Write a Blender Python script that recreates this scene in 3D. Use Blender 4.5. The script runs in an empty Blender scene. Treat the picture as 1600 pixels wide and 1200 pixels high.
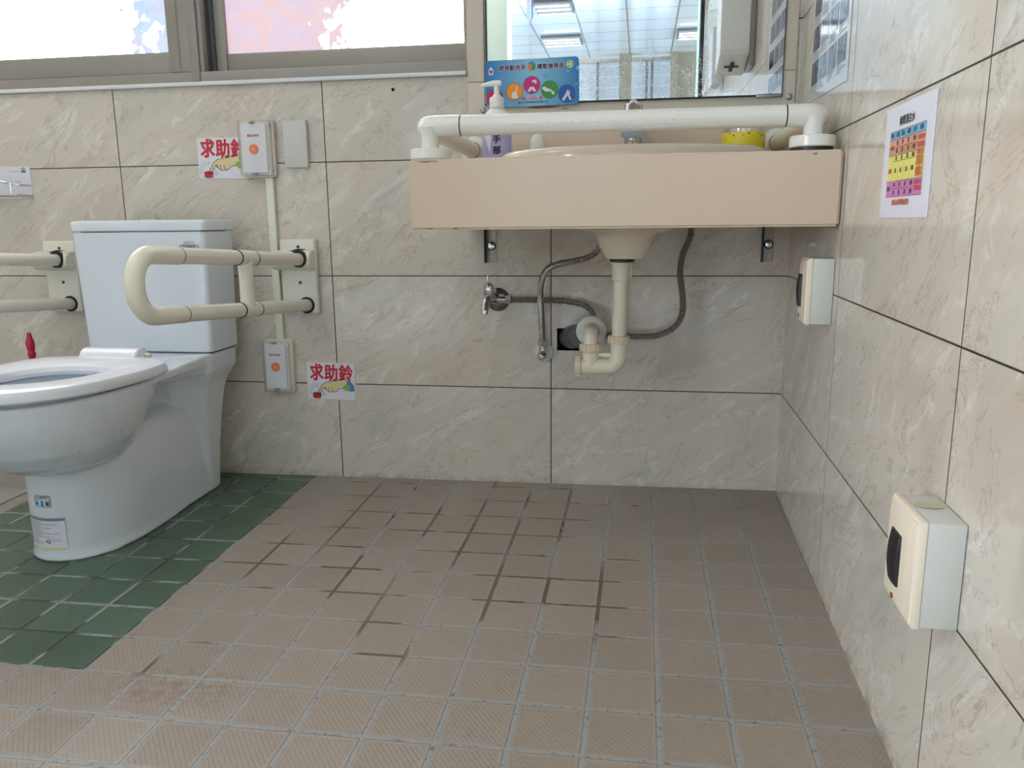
import bpy, bmesh, math, random
from mathutils import Vector, Matrix
random.seed(4)
C = bpy.context.scene.collection
sc = bpy.context.scene
PI = math.pi

# ------------------------------------------------------------------ camera
CAM = Vector((-.36176, -2.07527, .70112))
yaw, pitch, roll = -.1614, -.20157, -.01062
cam = bpy.data.cameras.new('camera')
cam_o = bpy.data.objects.new('camera', cam); C.objects.link(cam_o)
f = Vector((math.sin(yaw)*math.cos(pitch), math.cos(yaw)*math.cos(pitch), math.sin(pitch)))
r0 = Vector((math.cos(yaw), -math.sin(yaw), 0)); u0 = r0.cross(f)
r = math.cos(roll)*r0 + math.sin(roll)*u0
u = -math.sin(roll)*r0 + math.cos(roll)*u0
m3 = Matrix((r, u, -f)).transposed()
cam_o.matrix_world = Matrix.Translation(CAM) @ m3.to_4x4()
cam.sensor_width = 36; cam.sensor_fit = 'HORIZONTAL'
cam.lens = 36*1240.1/1600
cam.clip_start = .02
sc.camera = cam_o

# ------------------------------------------------------------------ world, view, lights
sc.view_settings.view_transform = 'Standard'
sc.view_settings.look = 'None'
sc.view_settings.gamma = 1
sc.view_settings.use_curve_mapping = False
sc.view_settings.exposure = 0.5
w = bpy.data.worlds.new('world'); sc.world = w; w.use_nodes = True
w.node_tree.nodes['Background'].inputs[0].default_value = (.80, .90, 1, 1)
w.node_tree.nodes['Background'].inputs[1].default_value = 1.0
sc.cycles.use_denoising = True
sc.cycles.denoising_prefilter = 'NONE'
sc.cycles.use_adaptive_sampling = False
sc.cycles.max_bounces = 10
sc.cycles.diffuse_bounces = 5
sc.cycles.glossy_bounces = 5
sc.cycles.transmission_bounces = 8
sc.cycles.sample_clamp_indirect = 6

# Light comes from emissive meshes built further down: the lit window panes, the added washroom
# ceiling panels, the hall's tubes, its far windows and added side windows.
PANE = 3.6        # brightness of the white parts of the window film
PANEL = 5.5       # diffusers of the added washroom ceiling lamps
TUBE = 2.2        # hall lamp tubes
ADDED_HALLWIN = 20.0     # daylight windows added in the hall's side walls

# ------------------------------------------------------------------ node helpers
class NT:
    def __init__(s, name):
        s.m = bpy.data.materials.new(name); s.m.use_nodes = True
        s.t = s.m.node_tree; s.n = s.t.nodes
        s.b = s.n['Principled BSDF']; s.out = s.n['Material Output']
    def put(s, sock, v):
        if hasattr(v, 'is_output') or isinstance(v, bpy.types.NodeSocket): s.t.links.new(v, sock)
        else: sock.default_value = v
    def math(s, op, a, b=0.0, c=None, clamp=False):
        n = s.n.new('ShaderNodeMath'); n.operation = op; n.use_clamp = clamp
        s.put(n.inputs[0], a); s.put(n.inputs[1], b)
        if c is not None: s.put(n.inputs[2], c)
        return n.outputs[0]
    def xyz(s):
        g = s.n.new('ShaderNodeNewGeometry'); x = s.n.new('ShaderNodeSeparateXYZ')
        s.t.links.new(g.outputs['Position'], x.inputs[0]); return x.outputs[0], x.outputs[1], x.outputs[2]
    def comb(s, a, b, c=0.0):
        n = s.n.new('ShaderNodeCombineXYZ'); s.put(n.inputs[0], a); s.put(n.inputs[1], b); s.put(n.inputs[2], c)
        return n.outputs[0]
    def noise(s, vec, scale, detail=4, rough=.5, dist=0, out='Fac'):
        n = s.n.new('ShaderNodeTexNoise'); s.put(n.inputs['Vector'], vec); n.inputs['Scale'].default_value = scale
        n.inputs['Detail'].default_value = detail; n.inputs['Roughness'].default_value = rough
        n.inputs['Distortion'].default_value = dist
        return n.outputs[out]
    def white(s, vec, out='Value'):
        n = s.n.new('ShaderNodeTexWhiteNoise'); n.noise_dimensions = '3D'; s.put(n.inputs['Vector'], vec); return n.outputs[out]
    def voro(s, vec, scale, feature='F1', out='Distance', rand=1):
        n = s.n.new('ShaderNodeTexVoronoi'); n.feature = feature; s.put(n.inputs['Vector'], vec)
        n.inputs['Scale'].default_value = scale; n.inputs['Randomness'].default_value = rand
        return n.outputs[out]
    def ramp(s, fac, stops, interp='LINEAR'):
        n = s.n.new('ShaderNodeValToRGB'); n.color_ramp.interpolation = interp
        e = n.color_ramp.elements
        while len(e) < len(stops): e.new(.5)
        for q, (p, c) in zip(e, stops): q.position = p; q.color = (*c, 1) if len(c) == 3 else c
        s.put(n.inputs[0], fac); return n.outputs[0]
    def mix(s, fac, a, b, mode='MIX'):
        n = s.n.new('ShaderNodeMix'); n.data_type = 'RGBA'; n.blend_type = mode
        s.put(n.inputs[0], fac)
        s.put(n.inputs[6], a if isinstance(a, bpy.types.NodeSocket) else (*a, 1))
        s.put(n.inputs[7], b if isinstance(b, bpy.types.NodeSocket) else (*b, 1))
        return n.outputs[2]
    def mrange(s, v, a, b, c=0.0, d=1.0):
        n = s.n.new('ShaderNodeMapRange'); s.put(n.inputs[0], v)
        for i, q in zip((1, 2, 3, 4), (a, b, c, d)): n.inputs[i].default_value = q
        return n.outputs[0]
    def bump(s, h, dist, strength=1):
        n = s.n.new('ShaderNodeBump'); s.put(n.inputs['Height'], h); n.inputs['Distance'].default_value = dist
        n.inputs['Strength'].default_value = strength
        s.t.links.new(n.outputs[0], s.b.inputs['Normal']); return n.outputs[0]

def srgb(r, g, b):
    return tuple((c/255/12.92 if c/255 <= .04045 else ((c/255+.055)/1.055)**2.4) for c in (r, g, b))

def simple(name, col, rough=.5, metal=0, spec=.5, var=.06, vscale=14, bump=0, bscale=120, coat=0, trans=0, emit=None, es=0):
    m = NT(name); b = m.b
    x, y, z = m.xyz(); v = m.comb(x, y, z)
    nz = m.noise(v, vscale, 4, .6)
    c = m.mix(nz, tuple(max(0, k*(1-var)) for k in col), tuple(min(1, k*(1+var)) for k in col))
    m.put(b.inputs['Base Color'], c)
    b.inputs['Roughness'].default_value = rough; b.inputs['Metallic'].default_value = metal
    b.inputs['Specular IOR Level'].default_value = spec
    if coat: b.inputs['Coat Weight'].default_value = coat; b.inputs['Coat Roughness'].default_value = .06
    if trans: b.inputs['Transmission Weight'].default_value = trans
    if bump: m.bump(m.noise(v, bscale, 3, .6), bump)
    if emit: b.inputs['Emission Color'].default_value = (*emit, 1); b.inputs['Emission Strength'].default_value = es
    return m.m

# ------------------------------------------------------------------ wall, floor materials
def marble(name, horiz, u0_, z1=.2615, w_=.6, h_=.3, flip=1):
    m = NT(name); b = m.b
    x, y, z = m.xyz()
    hcoord = x if horiz == 'x' else y
    U = m.math('DIVIDE', m.math('SUBTRACT', hcoord, u0_), w_)
    V = m.math('DIVIDE', m.math('SUBTRACT', z, z1), h_)
    fu = m.math('FRACT', U); fv = m.math('FRACT', V)
    du = m.math('MULTIPLY', m.math('MINIMUM', fu, m.math('SUBTRACT', 1.0, fu)), w_)
    dv = m.math('MULTIPLY', m.math('MINIMUM', fv, m.math('SUBTRACT', 1.0, fv)), h_)
    d = m.math('MINIMUM', du, dv)
    line = m.mrange(d, .0009, .0017, 1, 0)
    tid = m.comb(m.math('FLOOR', U), m.math('FLOOR', V), 3.0)
    rnd = m.white(tid, 'Color')
    off = m.n.new('ShaderNodeVectorMath'); off.operation = 'SCALE'; m.put(off.inputs[0], rnd); off.inputs['Scale'].default_value = 13
    # streaks that climb to the right
    a = math.radians(38); hs = m.math('MULTIPLY', hcoord, float(flip))
    p = m.math('ADD', m.math('MULTIPLY', hs, math.cos(a)), m.math('MULTIPLY', z, math.sin(a)))
    q = m.math('SUBTRACT', m.math('MULTIPLY', z, math.cos(a)), m.math('MULTIPLY', hs, math.sin(a)))
    base = m.comb(m.math('MULTIPLY', p, .42), q, 0.0)
    add = m.n.new('ShaderNodeVectorMath'); m.put(add.inputs[0], base); m.put(add.inputs[1], off.outputs[0]); v = add.outputs[0]
    big = m.noise(v, 4.4, 5, .55, .6)
    mid = m.noise(v, 15, 6, .62, .9)
    fine = m.noise(v, 42, 6, .65, 1.4)
    col = m.ramp(big, [(.32, srgb(188, 186, 178)), (.44, srgb(203, 197, 186)), (.54, srgb(211, 202, 191)), (.68, srgb(198, 185, 172))])
    col = m.mix(m.mrange(mid, .38, .7), col, m.ramp(big, [(.3, srgb(209, 205, 197)), (.7, srgb(203, 193, 183))]))
    # thin light and dark veins
    r1 = m.math('ABSOLUTE', m.math('SUBTRACT', m.noise(v, 5, 6, .6, 1.6), .5))
    vein = m.math('MULTIPLY', m.mrange(r1, .0, .035, 1, 0), m.mrange(mid, .45, .6))
    col = m.mix(m.math('MULTIPLY', vein, .6), col, srgb(230, 227, 221))
    r2 = m.math('ABSOLUTE', m.math('SUBTRACT', m.noise(v, 6.5, 7, .66, 1.8), .47))
    vein2 = m.math('MULTIPLY', m.mrange(r2, .0, .014, 1, 0), m.mrange(fine, .36, .52))
    col = m.mix(m.math('MULTIPLY', vein2, .55), col, srgb(162, 142, 120))
    r3 = m.mrange(fine, .60, .74)
    col = m.mix(m.math('MULTIPLY', r3, .3), col, srgb(174, 164, 152))
    spk = m.mrange(m.voro(m.comb(hs, z, 1.0), 26), .03, .045, 1, 0)
    col = m.mix(m.math('MULTIPLY', spk, m.mrange(fine, .55, .6, 0, .45)), col, srgb(120, 110, 98))
    # grime near the floor joint and mortar lines
    dirt = m.math('MULTIPLY', m.mrange(z, .012, -.03, 0, 1), m.mrange(m.noise(m.comb(x, y, z), 30, 4), .4, .6))
    col = m.mix(m.math('MULTIPLY', dirt, .7), col, srgb(70, 62, 52))
    col = m.mix(line, col, srgb(42, 37, 32))
    m.put(b.inputs['Base Color'], col)
    rough = m.math('ADD', m.mrange(mid, .3, .7, .07, .11), m.math('MULTIPLY', line, .5))
    m.put(b.inputs['Roughness'], rough)
    b.inputs['Specular IOR Level'].default_value = .5
    m.bump(m.math('ADD', m.math('MULTIPLY', line, -1.0), m.math('MULTIPLY', m.noise(m.comb(x, y, z), 9, 2), .15)), .0007, .8)
    return m.m

FP, FX, FY = .10582, -.00449, .03987
def floor_mat():
    m = NT('floor_tiles'); b = m.b
    x, y, z = m.xyz()
    U = m.math('DIVIDE', m.math('SUBTRACT', FX, x), FP)
    V = m.math('DIVIDE', m.math('SUBTRACT', m.math('MULTIPLY', y, -1.0), FY), FP)
    wob = m.math('MULTIPLY', m.math('SUBTRACT', m.noise(m.comb(x, y), 60, 2), .5), .006)
    iu = m.math('FLOOR', U); iv = m.math('FLOOR', V)
    fu = m.math('FRACT', U); fv = m.math('FRACT', V)
    du = m.math('MULTIPLY', m.math('MINIMUM', fu, m.math('SUBTRACT', 1.0, fu)), FP)
    dv = m.math('MULTIPLY', m.math('MINIMUM', fv, m.math('SUBTRACT', 1.0, fv)), FP)
    d = m.math('ADD', m.math('MINIMUM', du, dv), m.math('MULTIPLY', wob, .35))
    grout = m.mrange(d, .0033, .0042, 1, 0)
    inner = m.mrange(d, .0075, .0095, 0, 1)
    rnd = m.white(m.comb(iu, iv, 7.0))
    big = m.noise(m.comb(x, y), 3.2, 4, .55)
    fine = m.noise(m.comb(x, y), 60, 4, .6)
    tan = m.mix(rnd, srgb(153, 143, 133), srgb(166, 156, 146))
    tan = m.mix(m.mrange(big, .3, .7), tan, srgb(160, 149, 138))
    green = m.mix(rnd, srgb(74, 98, 80), srgb(86, 112, 93))
    g1 = m.math('MULTIPLY', m.math('GREATER_THAN', U, 12.0), m.math('LESS_THAN', U, 18.7))
    g1 = m.math('MULTIPLY', g1, m.math('LESS_THAN', V, 9.0))
    col = m.mix(g1, tan, green)
    col = m.mix(m.mrange(fine, .45, .75, 0, .16), col, srgb(110, 98, 86))
    # diamond knurling
    L = .0088
    s1 = m.math('ABSOLUTE', m.math('SINE', m.math('MULTIPLY', m.math('ADD', x, m.math('MULTIPLY', y, .8)), PI/L)))
    s2 = m.math('ABSOLUTE', m.math('SINE', m.math('MULTIPLY', m.math('SUBTRACT', x, m.math('MULTIPLY', y, .8)), PI/L)))
    kn = m.mrange(m.math('MINIMUM', s1, s2), .12, .6)
    flat = m.white(m.comb(iu, iv, 2.0))
    kn = m.math('MULTIPLY', kn, m.mrange(flat, .0, .6, .45, 1))
    kn = m.math('MULTIPLY', m.math('SUBTRACT', 1.0, kn), inner)
    col = m.mix(m.math('MULTIPLY', kn, .20), col, m.mix(g1, srgb(120, 100, 84), srgb(50, 72, 58)))
    # grout: pale grey, patched with wet brown lengths and dark flecks
    dx_ = m.math('ADD', x, .85); dy_ = m.math('ADD', y, .30)
    blob = m.math('ADD', m.math('MULTIPLY', dx_, dx_), m.math('MULTIPLY', dy_, dy_))
    wet = m.mrange(m.math('ADD', m.noise(m.comb(x, m.math('MULTIPLY', y, .6)), 6.5, 2, .5), m.mrange(blob, .0, .45, .16, -.05)), .57, .63)
    flk = m.mrange(m.noise(m.comb(x, y), 95, 4, .7), .56, .64)
    gc = m.mix(wet, srgb(152, 155, 157), srgb(104, 94, 85))
    gc = m.mix(m.math('MULTIPLY', flk, .75), gc, srgb(84, 78, 72))
    gw = m.math('MULTIPLY', g1, m.mrange(m.noise(m.comb(x, y, 4.0), 12, 2), .48, .56))
    gc = m.mix(gw, gc, srgb(70, 74, 64))
    # stained tiles where water stands
    sx = m.math('ADD', x, 1.10); sy = m.math('ADD', y, 1.02)
    rr = m.math('SQRT', m.math('ADD', m.math('MULTIPLY', sx, sx), m.math('MULTIPLY', m.math('MULTIPLY', sy, sy), 5.0)))
    st = m.math('MULTIPLY', m.mrange(rr, .06, .17, 1, 0), m.mrange(fine, .38, .62))
    col = m.mix(m.math('MULTIPLY', st, .5), col, srgb(120, 96, 74))
    col = m.mix(grout, col, gc)
    m.put(b.inputs['Base Color'], col)
    ro = m.math('ADD', m.mrange(big, .35, .65, .30, .42), m.math('MULTIPLY', grout, .18))
    ro = m.math('SUBTRACT', ro, m.math('MULTIPLY', m.math('MULTIPLY', wet, grout), .25))
    m.put(b.inputs['Roughness'], ro)
    h = m.math('ADD', m.math('MULTIPLY', grout, -1.0), m.math('MULTIPLY', kn, -.38))
    h = m.math('ADD', h, m.math('MULTIPLY', fine, .06))
    m.bump(h, .0016, .9)
    return m.m

def window_film(name, kind):
    """frosted privacy film, lit from outside: blown white sky with angular shards of colour"""
    m = NT(name); b = m.b
    x, y, z = m.xyz()
    v = m.comb(x, z)
    cell = m.voro(v, 26, out='Color'); cell2 = m.voro(v, 44, out='Color')
    sp = m.n.new('ShaderNodeSeparateColor'); m.put(sp.inputs[0], cell)
    sp2 = m.n.new('ShaderNodeSeparateColor'); m.put(sp2.inputs[0], cell2)
    if kind == 'left':
        tint = m.mix(sp.outputs[1], srgb(150, 195, 232), srgb(198, 184, 222))
        tint = m.mix(sp2.outputs[0], tint, srgb(186, 206, 236))
        a = m.mrange(x, -1.82, -1.62, -.05, .80)
        msk = m.math('GREATER_THAN', a, m.math('MULTIPLY', m.math('ADD', sp.outputs[0], sp2.outputs[1]), .5))
    else:
        tint = m.mix(m.mrange(sp.outputs[1], .3, .8), srgb(218, 178, 184), srgb(208, 180, 200))
        tint = m.mix(m.mrange(sp2.outputs[0], .6, 1, 0, .6), tint, srgb(206, 192, 222))
        a = m.math('ADD', m.mrange(x, -1.22, -.98, 1.25, -.2), m.mrange(z, 1.22, 1.34, -.45, .75))
        a = m.math('MAXIMUM', a, m.mrange(x, -1.28, -1.16, 1.4, -.4))
        msk = m.math('GREATER_THAN', a, m.math('ADD', m.math('MULTIPLY', sp.outputs[0], .6), m.math('MULTIPLY', sp2.outputs[1], .4)))
    col = m.mix(msk, (1, 1, 1), tint)
    st = m.math('SUBTRACT', PANE, m.math('MULTIPLY', msk, PANE-.66))
    b.inputs['Base Color'].default_value = (.35, .35, .38, 1)
    b.inputs['Roughness'].default_value = .3
    m.put(b.inputs['Emission Color'], col); m.put(b.inputs['Emission Strength'], st)
    return m.m

def mirror_mat():
    m = NT('mirror_glass'); b = m.b
    x, y, z = m.xyz()
    b.inputs['Metallic'].default_value = 1; b.inputs['Base Color'].default_value = (.9, .95, .95, 1)
    b.inputs['Roughness'].default_value = 0.008
    dfs = m.n.new('ShaderNodeBsdfDiffuse'); dfs.inputs[0].default_value = (.85, .87, .88, 1)
    v = m.comb(x, m.math('MULTIPLY', z, .75))
    s1 = m.mrange(m.voro(v, 230), .22, .42, 1, 0)
    s2 = m.mrange(m.voro(v, 430), .25, .5, 1, 0)
    cover = m.mrange(m.noise(v, 34, 4, .6), .38, .56)
    low = m.mrange(z, 1.12, 1.06)
    mid = m.mrange(x, -.62, -.50)
    right = m.mrange(x, -.17, -.23)
    f_ = m.math('MULTIPLY', m.math('MAXIMUM', s1, m.math('MULTIPLY', s2, .6)), cover)
    f_ = m.math('MULTIPLY', m.math('MULTIPLY', f_, low), m.math('MULTIPLY', mid, right))
    drip = m.math('MULTIPLY', m.mrange(m.math('ABSOLUTE', m.math('SUBTRACT', m.math('ADD', x, m.math('MULTIPLY', m.noise(m.comb(0.0, z), 40, 2), .006)), -.245)), .0006, .0016, 1, 0), m.mrange(m.noise(m.comb(0.0, z), 25, 2), .45, .5))
    f_ = m.math('MAXIMUM', m.math('MULTIPLY', f_, .95), m.math('MULTIPLY', drip, m.math('MULTIPLY', low, .55)))
    mx = m.n.new('ShaderNodeMixShader'); m.put(mx.inputs[0], f_)
    m.t.links.new(b.outputs[0], mx.inputs[1]); m.t.links.new(dfs.outputs[0], mx.inputs[2])
    m.t.links.new(mx.outputs[0], m.out.inputs[0])
    return m.m

def hall_window_mat():
    m = NT('hall_window_glass'); b = m.b
    x, y, z = m.xyz()
    fr = m.math('FRACT', m.math('DIVIDE', z, .13))
    ln = m.mrange(fr, .0, .08, 1, 0)
    c = m.mix(m.noise(m.comb(x, y, z), 3, 3), srgb(150, 172, 196), srgb(180, 198, 215))
    c = m.mix(ln, c, srgb(225, 235, 240))
    m.put(b.inputs['Base Color'], (.1, .1, .1, 1)); m.put(b.inputs['Emission Color'], c); m.put(b.inputs['Emission Strength'], m.mrange(z, 2.2, 1.9, .62, 4.5))  # lower panes glow stronger, added for ceiling glow and light from the hall
    return m.m

def hall_ceiling_mat():
    m = NT('hall_ceiling_panels'); b = m.b
    x, y, z = m.xyz()
    U = m.math('FRACT', m.math('DIVIDE', m.math('ADD', x, .553), .495)); V = m.math('FRACT', m.math('DIVIDE', m.math('ADD', y, 7.17), .462))
    d = m.math('MINIMUM', m.math('MINIMUM', U, m.math('SUBTRACT', 1.0, U)), m.math('MINIMUM', V, m.math('SUBTRACT', 1.0, V)))
    ln = m.mrange(d, .012, .022, 1, 0)
    m.put(b.inputs['Base Color'], m.mix(ln, srgb(172, 180, 188), srgb(104, 112, 118)))
    b.inputs['Roughness'].default_value = .17; b.inputs['Specular IOR Level'].default_value = 1.0; b.inputs['Metallic'].default_value = .25
    return m.m

M = {}
M['wall_back'] = marble('marble_wall_tiles_back', 'x', -.5934)
M['wall_right'] = marble('marble_wall_tiles_right', 'y', -.5497, flip=-1)
M['wall_left'] = marble('marble_wall_tiles_left', 'y', -.3)
M['wall_rear'] = marble('marble_wall_tiles_rear', 'x', -.2)
M['floor'] = floor_mat()
M['film_l'] = window_film('window_film_white_blue', 'left')
M['film_r'] = window_film('window_film_pink_white', 'right')
M['mirror'] = mirror_mat()
M['hall_win'] = hall_window_mat()
M['hall_ceil'] = hall_ceiling_mat()
M['plaster'] = simple('white_plaster', srgb(240, 240, 238), .7)
M['pale_green'] = simple('pale_green_paint', srgb(205, 222, 212), .45)
M['aqua_edge'] = simple('aqua_frame', srgb(170, 215, 220), .35)
M['alu'] = simple('anodised_aluminium', srgb(152, 147, 141), .42, .35, var=.07)
M['alu_d'] = simple('aluminium_track', srgb(92, 94, 98), .4, .5)
M['rubber'] = simple('black_rubber', srgb(24, 24, 26), .6)
M['trimw'] = simple('white_sill_plastic', srgb(222, 226, 230), .3)
M['panel'] = simple('beige_wall_panel', srgb(206, 198, 184), .35, var=.05, bump=.0004)
M['vanity'] = simple('pink_beige_solid_surface', srgb(208, 188, 167), .26, var=.03, vscale=5)
M['basin'] = simple('cream_basin_ceramic', srgb(216, 205, 188), .12, var=.02)
M['ceramic'] = simple('white_vitreous_china', srgb(218, 226, 235), .06, var=.015, vscale=4, spec=.6)
M['seat'] = simple('white_seat_plastic', srgb(228, 231, 240), .2, var=.01)
M['nylon'] = simple('ivory_nylon', srgb(226, 224, 213), .26, var=.03, vscale=9)
M['nylon_w'] = simple('white_nylon', srgb(226, 226, 221), .26, var=.03, vscale=9)
M['nylon_y'] = simple('yellowed_ivory_nylon', srgb(230, 226, 210), .26, var=.05, vscale=12)
M['white_pl'] = simple('white_plastic', srgb(232, 232, 232), .3)
M['bell'] = simple('bell_white_plastic', srgb(232, 234, 242), .28, var=.02)
M['bell_frame'] = simple('bell_cream_plastic', srgb(226, 220, 206), .35)
M['orange'] = simple('orange_button', srgb(248, 128, 62), .35, var=.02)
M['cream_pipe'] = simple('cream_pvc', srgb(222, 215, 197), .3, var=.05)
M['cream_nut'] = simple('tan_pvc_nut', srgb(216, 201, 176), .38, var=.06)
M['white_rubber'] = simple('white_rubber', srgb(216, 217, 215), .45, var=.04)
M['grey_pvc'] = simple('dark_grey_pvc', srgb(88, 95, 100), .4)
M['black'] = simple('black_plastic', srgb(20, 19, 21), .45)
M['darkhole'] = simple('dark_recess', srgb(10, 10, 10), .9)
M['chrome'] = simple('chrome', srgb(205, 207, 210), .09, 1, var=.03)
M['chrome_dark_reflect'] = simple('chrome_dark_reflect', srgb(110, 110, 108), .22, 1, var=.05)  # chrome darkened to put the spout's dark reflection into its colour
M['hose'] = simple('corrugated_steel', srgb(168, 165, 160), .3, 1, var=.12, vscale=30)
M['galv'] = simple('galvanised_steel', srgb(178, 178, 170), .5, .6, var=.2, vscale=60)
M['outlet_g'] = simple('grey_box_plastic', srgb(204, 205, 200), .4, var=.02)
M['outlet_b'] = simple('beige_cover_plastic', srgb(232, 220, 202), .35, var=.02)
M['paper'] = simple('white_paper', srgb(222, 222, 234), .45, var=.01)
M['red_pl'] = simple('crimson_plastic', srgb(190, 34, 72), .35)
M['yellow'] = simple('yellow_plastic', srgb(222, 205, 40), .35, var=.06)
M['lilac'] = simple('lilac_label', srgb(176, 172, 216), .35, var=.12, vscale=30)
M['lamp'] = simple('fluorescent_tube', (.9, .9, .9), .4, emit=(.95, .98, 1), es=TUBE)
M['added_panel_lamp'] = simple('added_lamp_diffuser', (.9, .9, .9), .4, emit=(1, .99, .96), es=PANEL)
M['day'] = simple('added_daylit_pane', (.5, .5, .5), .4, emit=(.88, .95, 1), es=ADDED_HALLWIN)
M['steel'] = simple('brushed_steel', srgb(150, 150, 150), .3, 1)
def clear_mat(name, tint, gl=.10, df=.06):
    m = NT(name); n = m.n; m.b.inputs['Base Color'].default_value = (*tint, 1); m.b.inputs['Roughness'].default_value = .3
    tr = n.new('ShaderNodeBsdfTransparent'); tr.inputs[0].default_value = (*tint, 1)
    g = n.new('ShaderNodeBsdfGlossy'); g.inputs['Roughness'].default_value = .05
    lw = n.new('ShaderNodeLayerWeight'); lw.inputs[0].default_value = .25
    m1 = n.new('ShaderNodeMixShader'); m.put(m1.inputs[0], m.math('ADD', m.math('MULTIPLY', lw.outputs['Fresnel'], .45), gl*.3))
    m.t.links.new(tr.outputs[0], m1.inputs[1]); m.t.links.new(g.outputs[0], m1.inputs[2])
    m2 = n.new('ShaderNodeMixShader'); m2.inputs[0].default_value = df
    m.t.links.new(m1.outputs[0], m2.inputs[1]); m.t.links.new(m.b.outputs[0], m2.inputs[2]); m.t.links.new(m2.outputs[0], m.out.inputs[0])
    return m.m
M['clear'] = clear_mat('clear_plastic', (.97, .98, .98)); M['cover'] = clear_mat('clear_cover_plastic', (1, 1, 1), .04, .03)
def ink(n, c, ro=.5):
    if n not in M: M[n] = simple(n, c, ro, var=.02)
    return M[n]
INK = ink('black_ink', srgb(24, 22, 28)); RED = ink('red_ink', srgb(196, 44, 58))
SKIN = ink('drawn_skin_beige', srgb(222, 206, 158)); GREEN = ink('drawn_green', srgb(132, 182, 66)); BLUE = ink('drawn_blue', srgb(74, 130, 190))

# ------------------------------------------------------------------ object helpers
WM = {}
def thing(name, label, cat, loc=(0, 0, 0), rotz=0, group=None):
    o = bpy.data.objects.new(name, None); C.objects.link(o); o.empty_display_size = .05
    o.location = loc; o.rotation_euler = (0, 0, rotz); o['label'] = label; o['category'] = cat
    if group: o['group'] = group
    WM[o] = Matrix.Translation(Vector(loc)) @ Matrix.Rotation(rotz, 4, 'Z')
    return o
def tag(o, label, cat, group=None):
    o['label'] = label; o['category'] = cat
    if group: o['group'] = group
    return o
def obj(name, bm, mt, parent=None, world=True, smooth=True, label=None, angle=35):
    """one mesh object; vertices given in world coordinates (or the thing's own when world is False)"""
    if parent is not None and world:
        bm.transform(WM[parent].inverted())
    bmesh.ops.recalc_face_normals(bm, faces=bm.faces[:])
    me = bpy.data.meshes.new(name); bm.to_mesh(me); bm.free()
    me.materials.append(mt)
    if smooth:
        for p in me.polygons: p.use_smooth = True
        try: me.set_sharp_from_angle(angle=math.radians(angle))
        except Exception: pass
    o = bpy.data.objects.new(name, me); C.objects.link(o)
    if parent is not None: o.parent = parent; WM[o] = WM[parent]
    else: WM[o] = Matrix.Identity(4)
    if label: o['label'] = label
    return o
def own_origin(o):
    """put the origin of a single-mesh thing at the middle of its mesh"""
    me = o.data; c = sum((v.co for v in me.vertices), Vector())/len(me.vertices)
    me.transform(Matrix.Translation(-c)); o.location = c; WM[o] = Matrix.Translation(c); return o
def struct(name, bm, mt, parent=None, **k):
    o = obj(name, bm, mt, parent, **k)
    if parent is None: o['kind'] = 'structure'
    return o
def B(): return bmesh.new()
def box(bm, x0, x1, y0, y1, z0, z1, bev=0, seg=2, rot=None):
    t = B(); bmesh.ops.create_cube(t, size=1)
    c = Vector(((x0+x1)/2, (y0+y1)/2, (z0+z1)/2))
    t.transform(Matrix.Diagonal((abs(x1-x0), abs(y1-y0), abs(z1-z0), 1)))
    if bev: bmesh.ops.bevel(t, geom=t.edges[:], offset=bev, segments=seg, affect='EDGES', profile=.5)
    if rot is not None: t.transform(rot)
    t.transform(Matrix.Translation(c)); join(bm, t); return bm
def join(bm, t):
    me = bpy.data.meshes.new('tmp'); t.to_mesh(me); t.free(); bm.from_mesh(me); bpy.data.meshes.remove(me)
def frame(d):
    d = d.normalized(); a = Vector((0, 0, 1)) if abs(d.z) < .9 else Vector((1, 0, 0))
    s = a.cross(d).normalized(); return s, d.cross(s)
def ringpts(c, s, t, rr, n): return [c + s*(rr*math.cos(2*PI*i/n)) + t*(rr*math.sin(2*PI*i/n)) for i in range(n)]
def sweep(bm, pts, rad, n=20, caps=True):
    """tube along points with a turning frame; rad is a number or a list"""
    pts = [Vector(p) for p in pts]
    if not isinstance(rad, (list, tuple)): rad = [rad]*len(pts)
    tans = []
    for i in range(len(pts)):
        a = pts[max(0, i-1)]; b_ = pts[min(len(pts)-1, i+1)]
        d = b_-a
        tans.append(d.normalized() if d.length > 1e-9 else (tans[-1] if tans else Vector((0, 0, 1))))
    s, t = frame(tans[0]); rings = []
    for i, p in enumerate(pts):
        if i:
            q = tans[i-1].rotation_difference(tans[i]); s = q @ s; t = q @ t
        rings.append([bm.verts.new(v) for v in ringpts(p, s, t, rad[i], n)])
    for a, b_ in zip(rings, rings[1:]):
        for i in range(n): bm.faces.new((a[i], a[(i+1) % n], b_[(i+1) % n], b_[i]))
    if caps: bm.faces.new(rings[0][::-1]); bm.faces.new(rings[-1])
    return bm
def cyl(bm, p0, p1, rr, r1=None, n=28, bev=0):
    p0 = Vector(p0); p1 = Vector(p1); r1 = rr if r1 is None else r1
    if bev:
        d = (p1-p0).normalized()*bev
        return sweep(bm, [p0, p0+d*.3, p0+d, p1-d, p1-d*.3, p1], [rr-bev, rr-bev*.3, rr, r1, r1-bev*.3, r1-bev], n)
    return sweep(bm, [p0, p1], [rr, r1], n)
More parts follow.
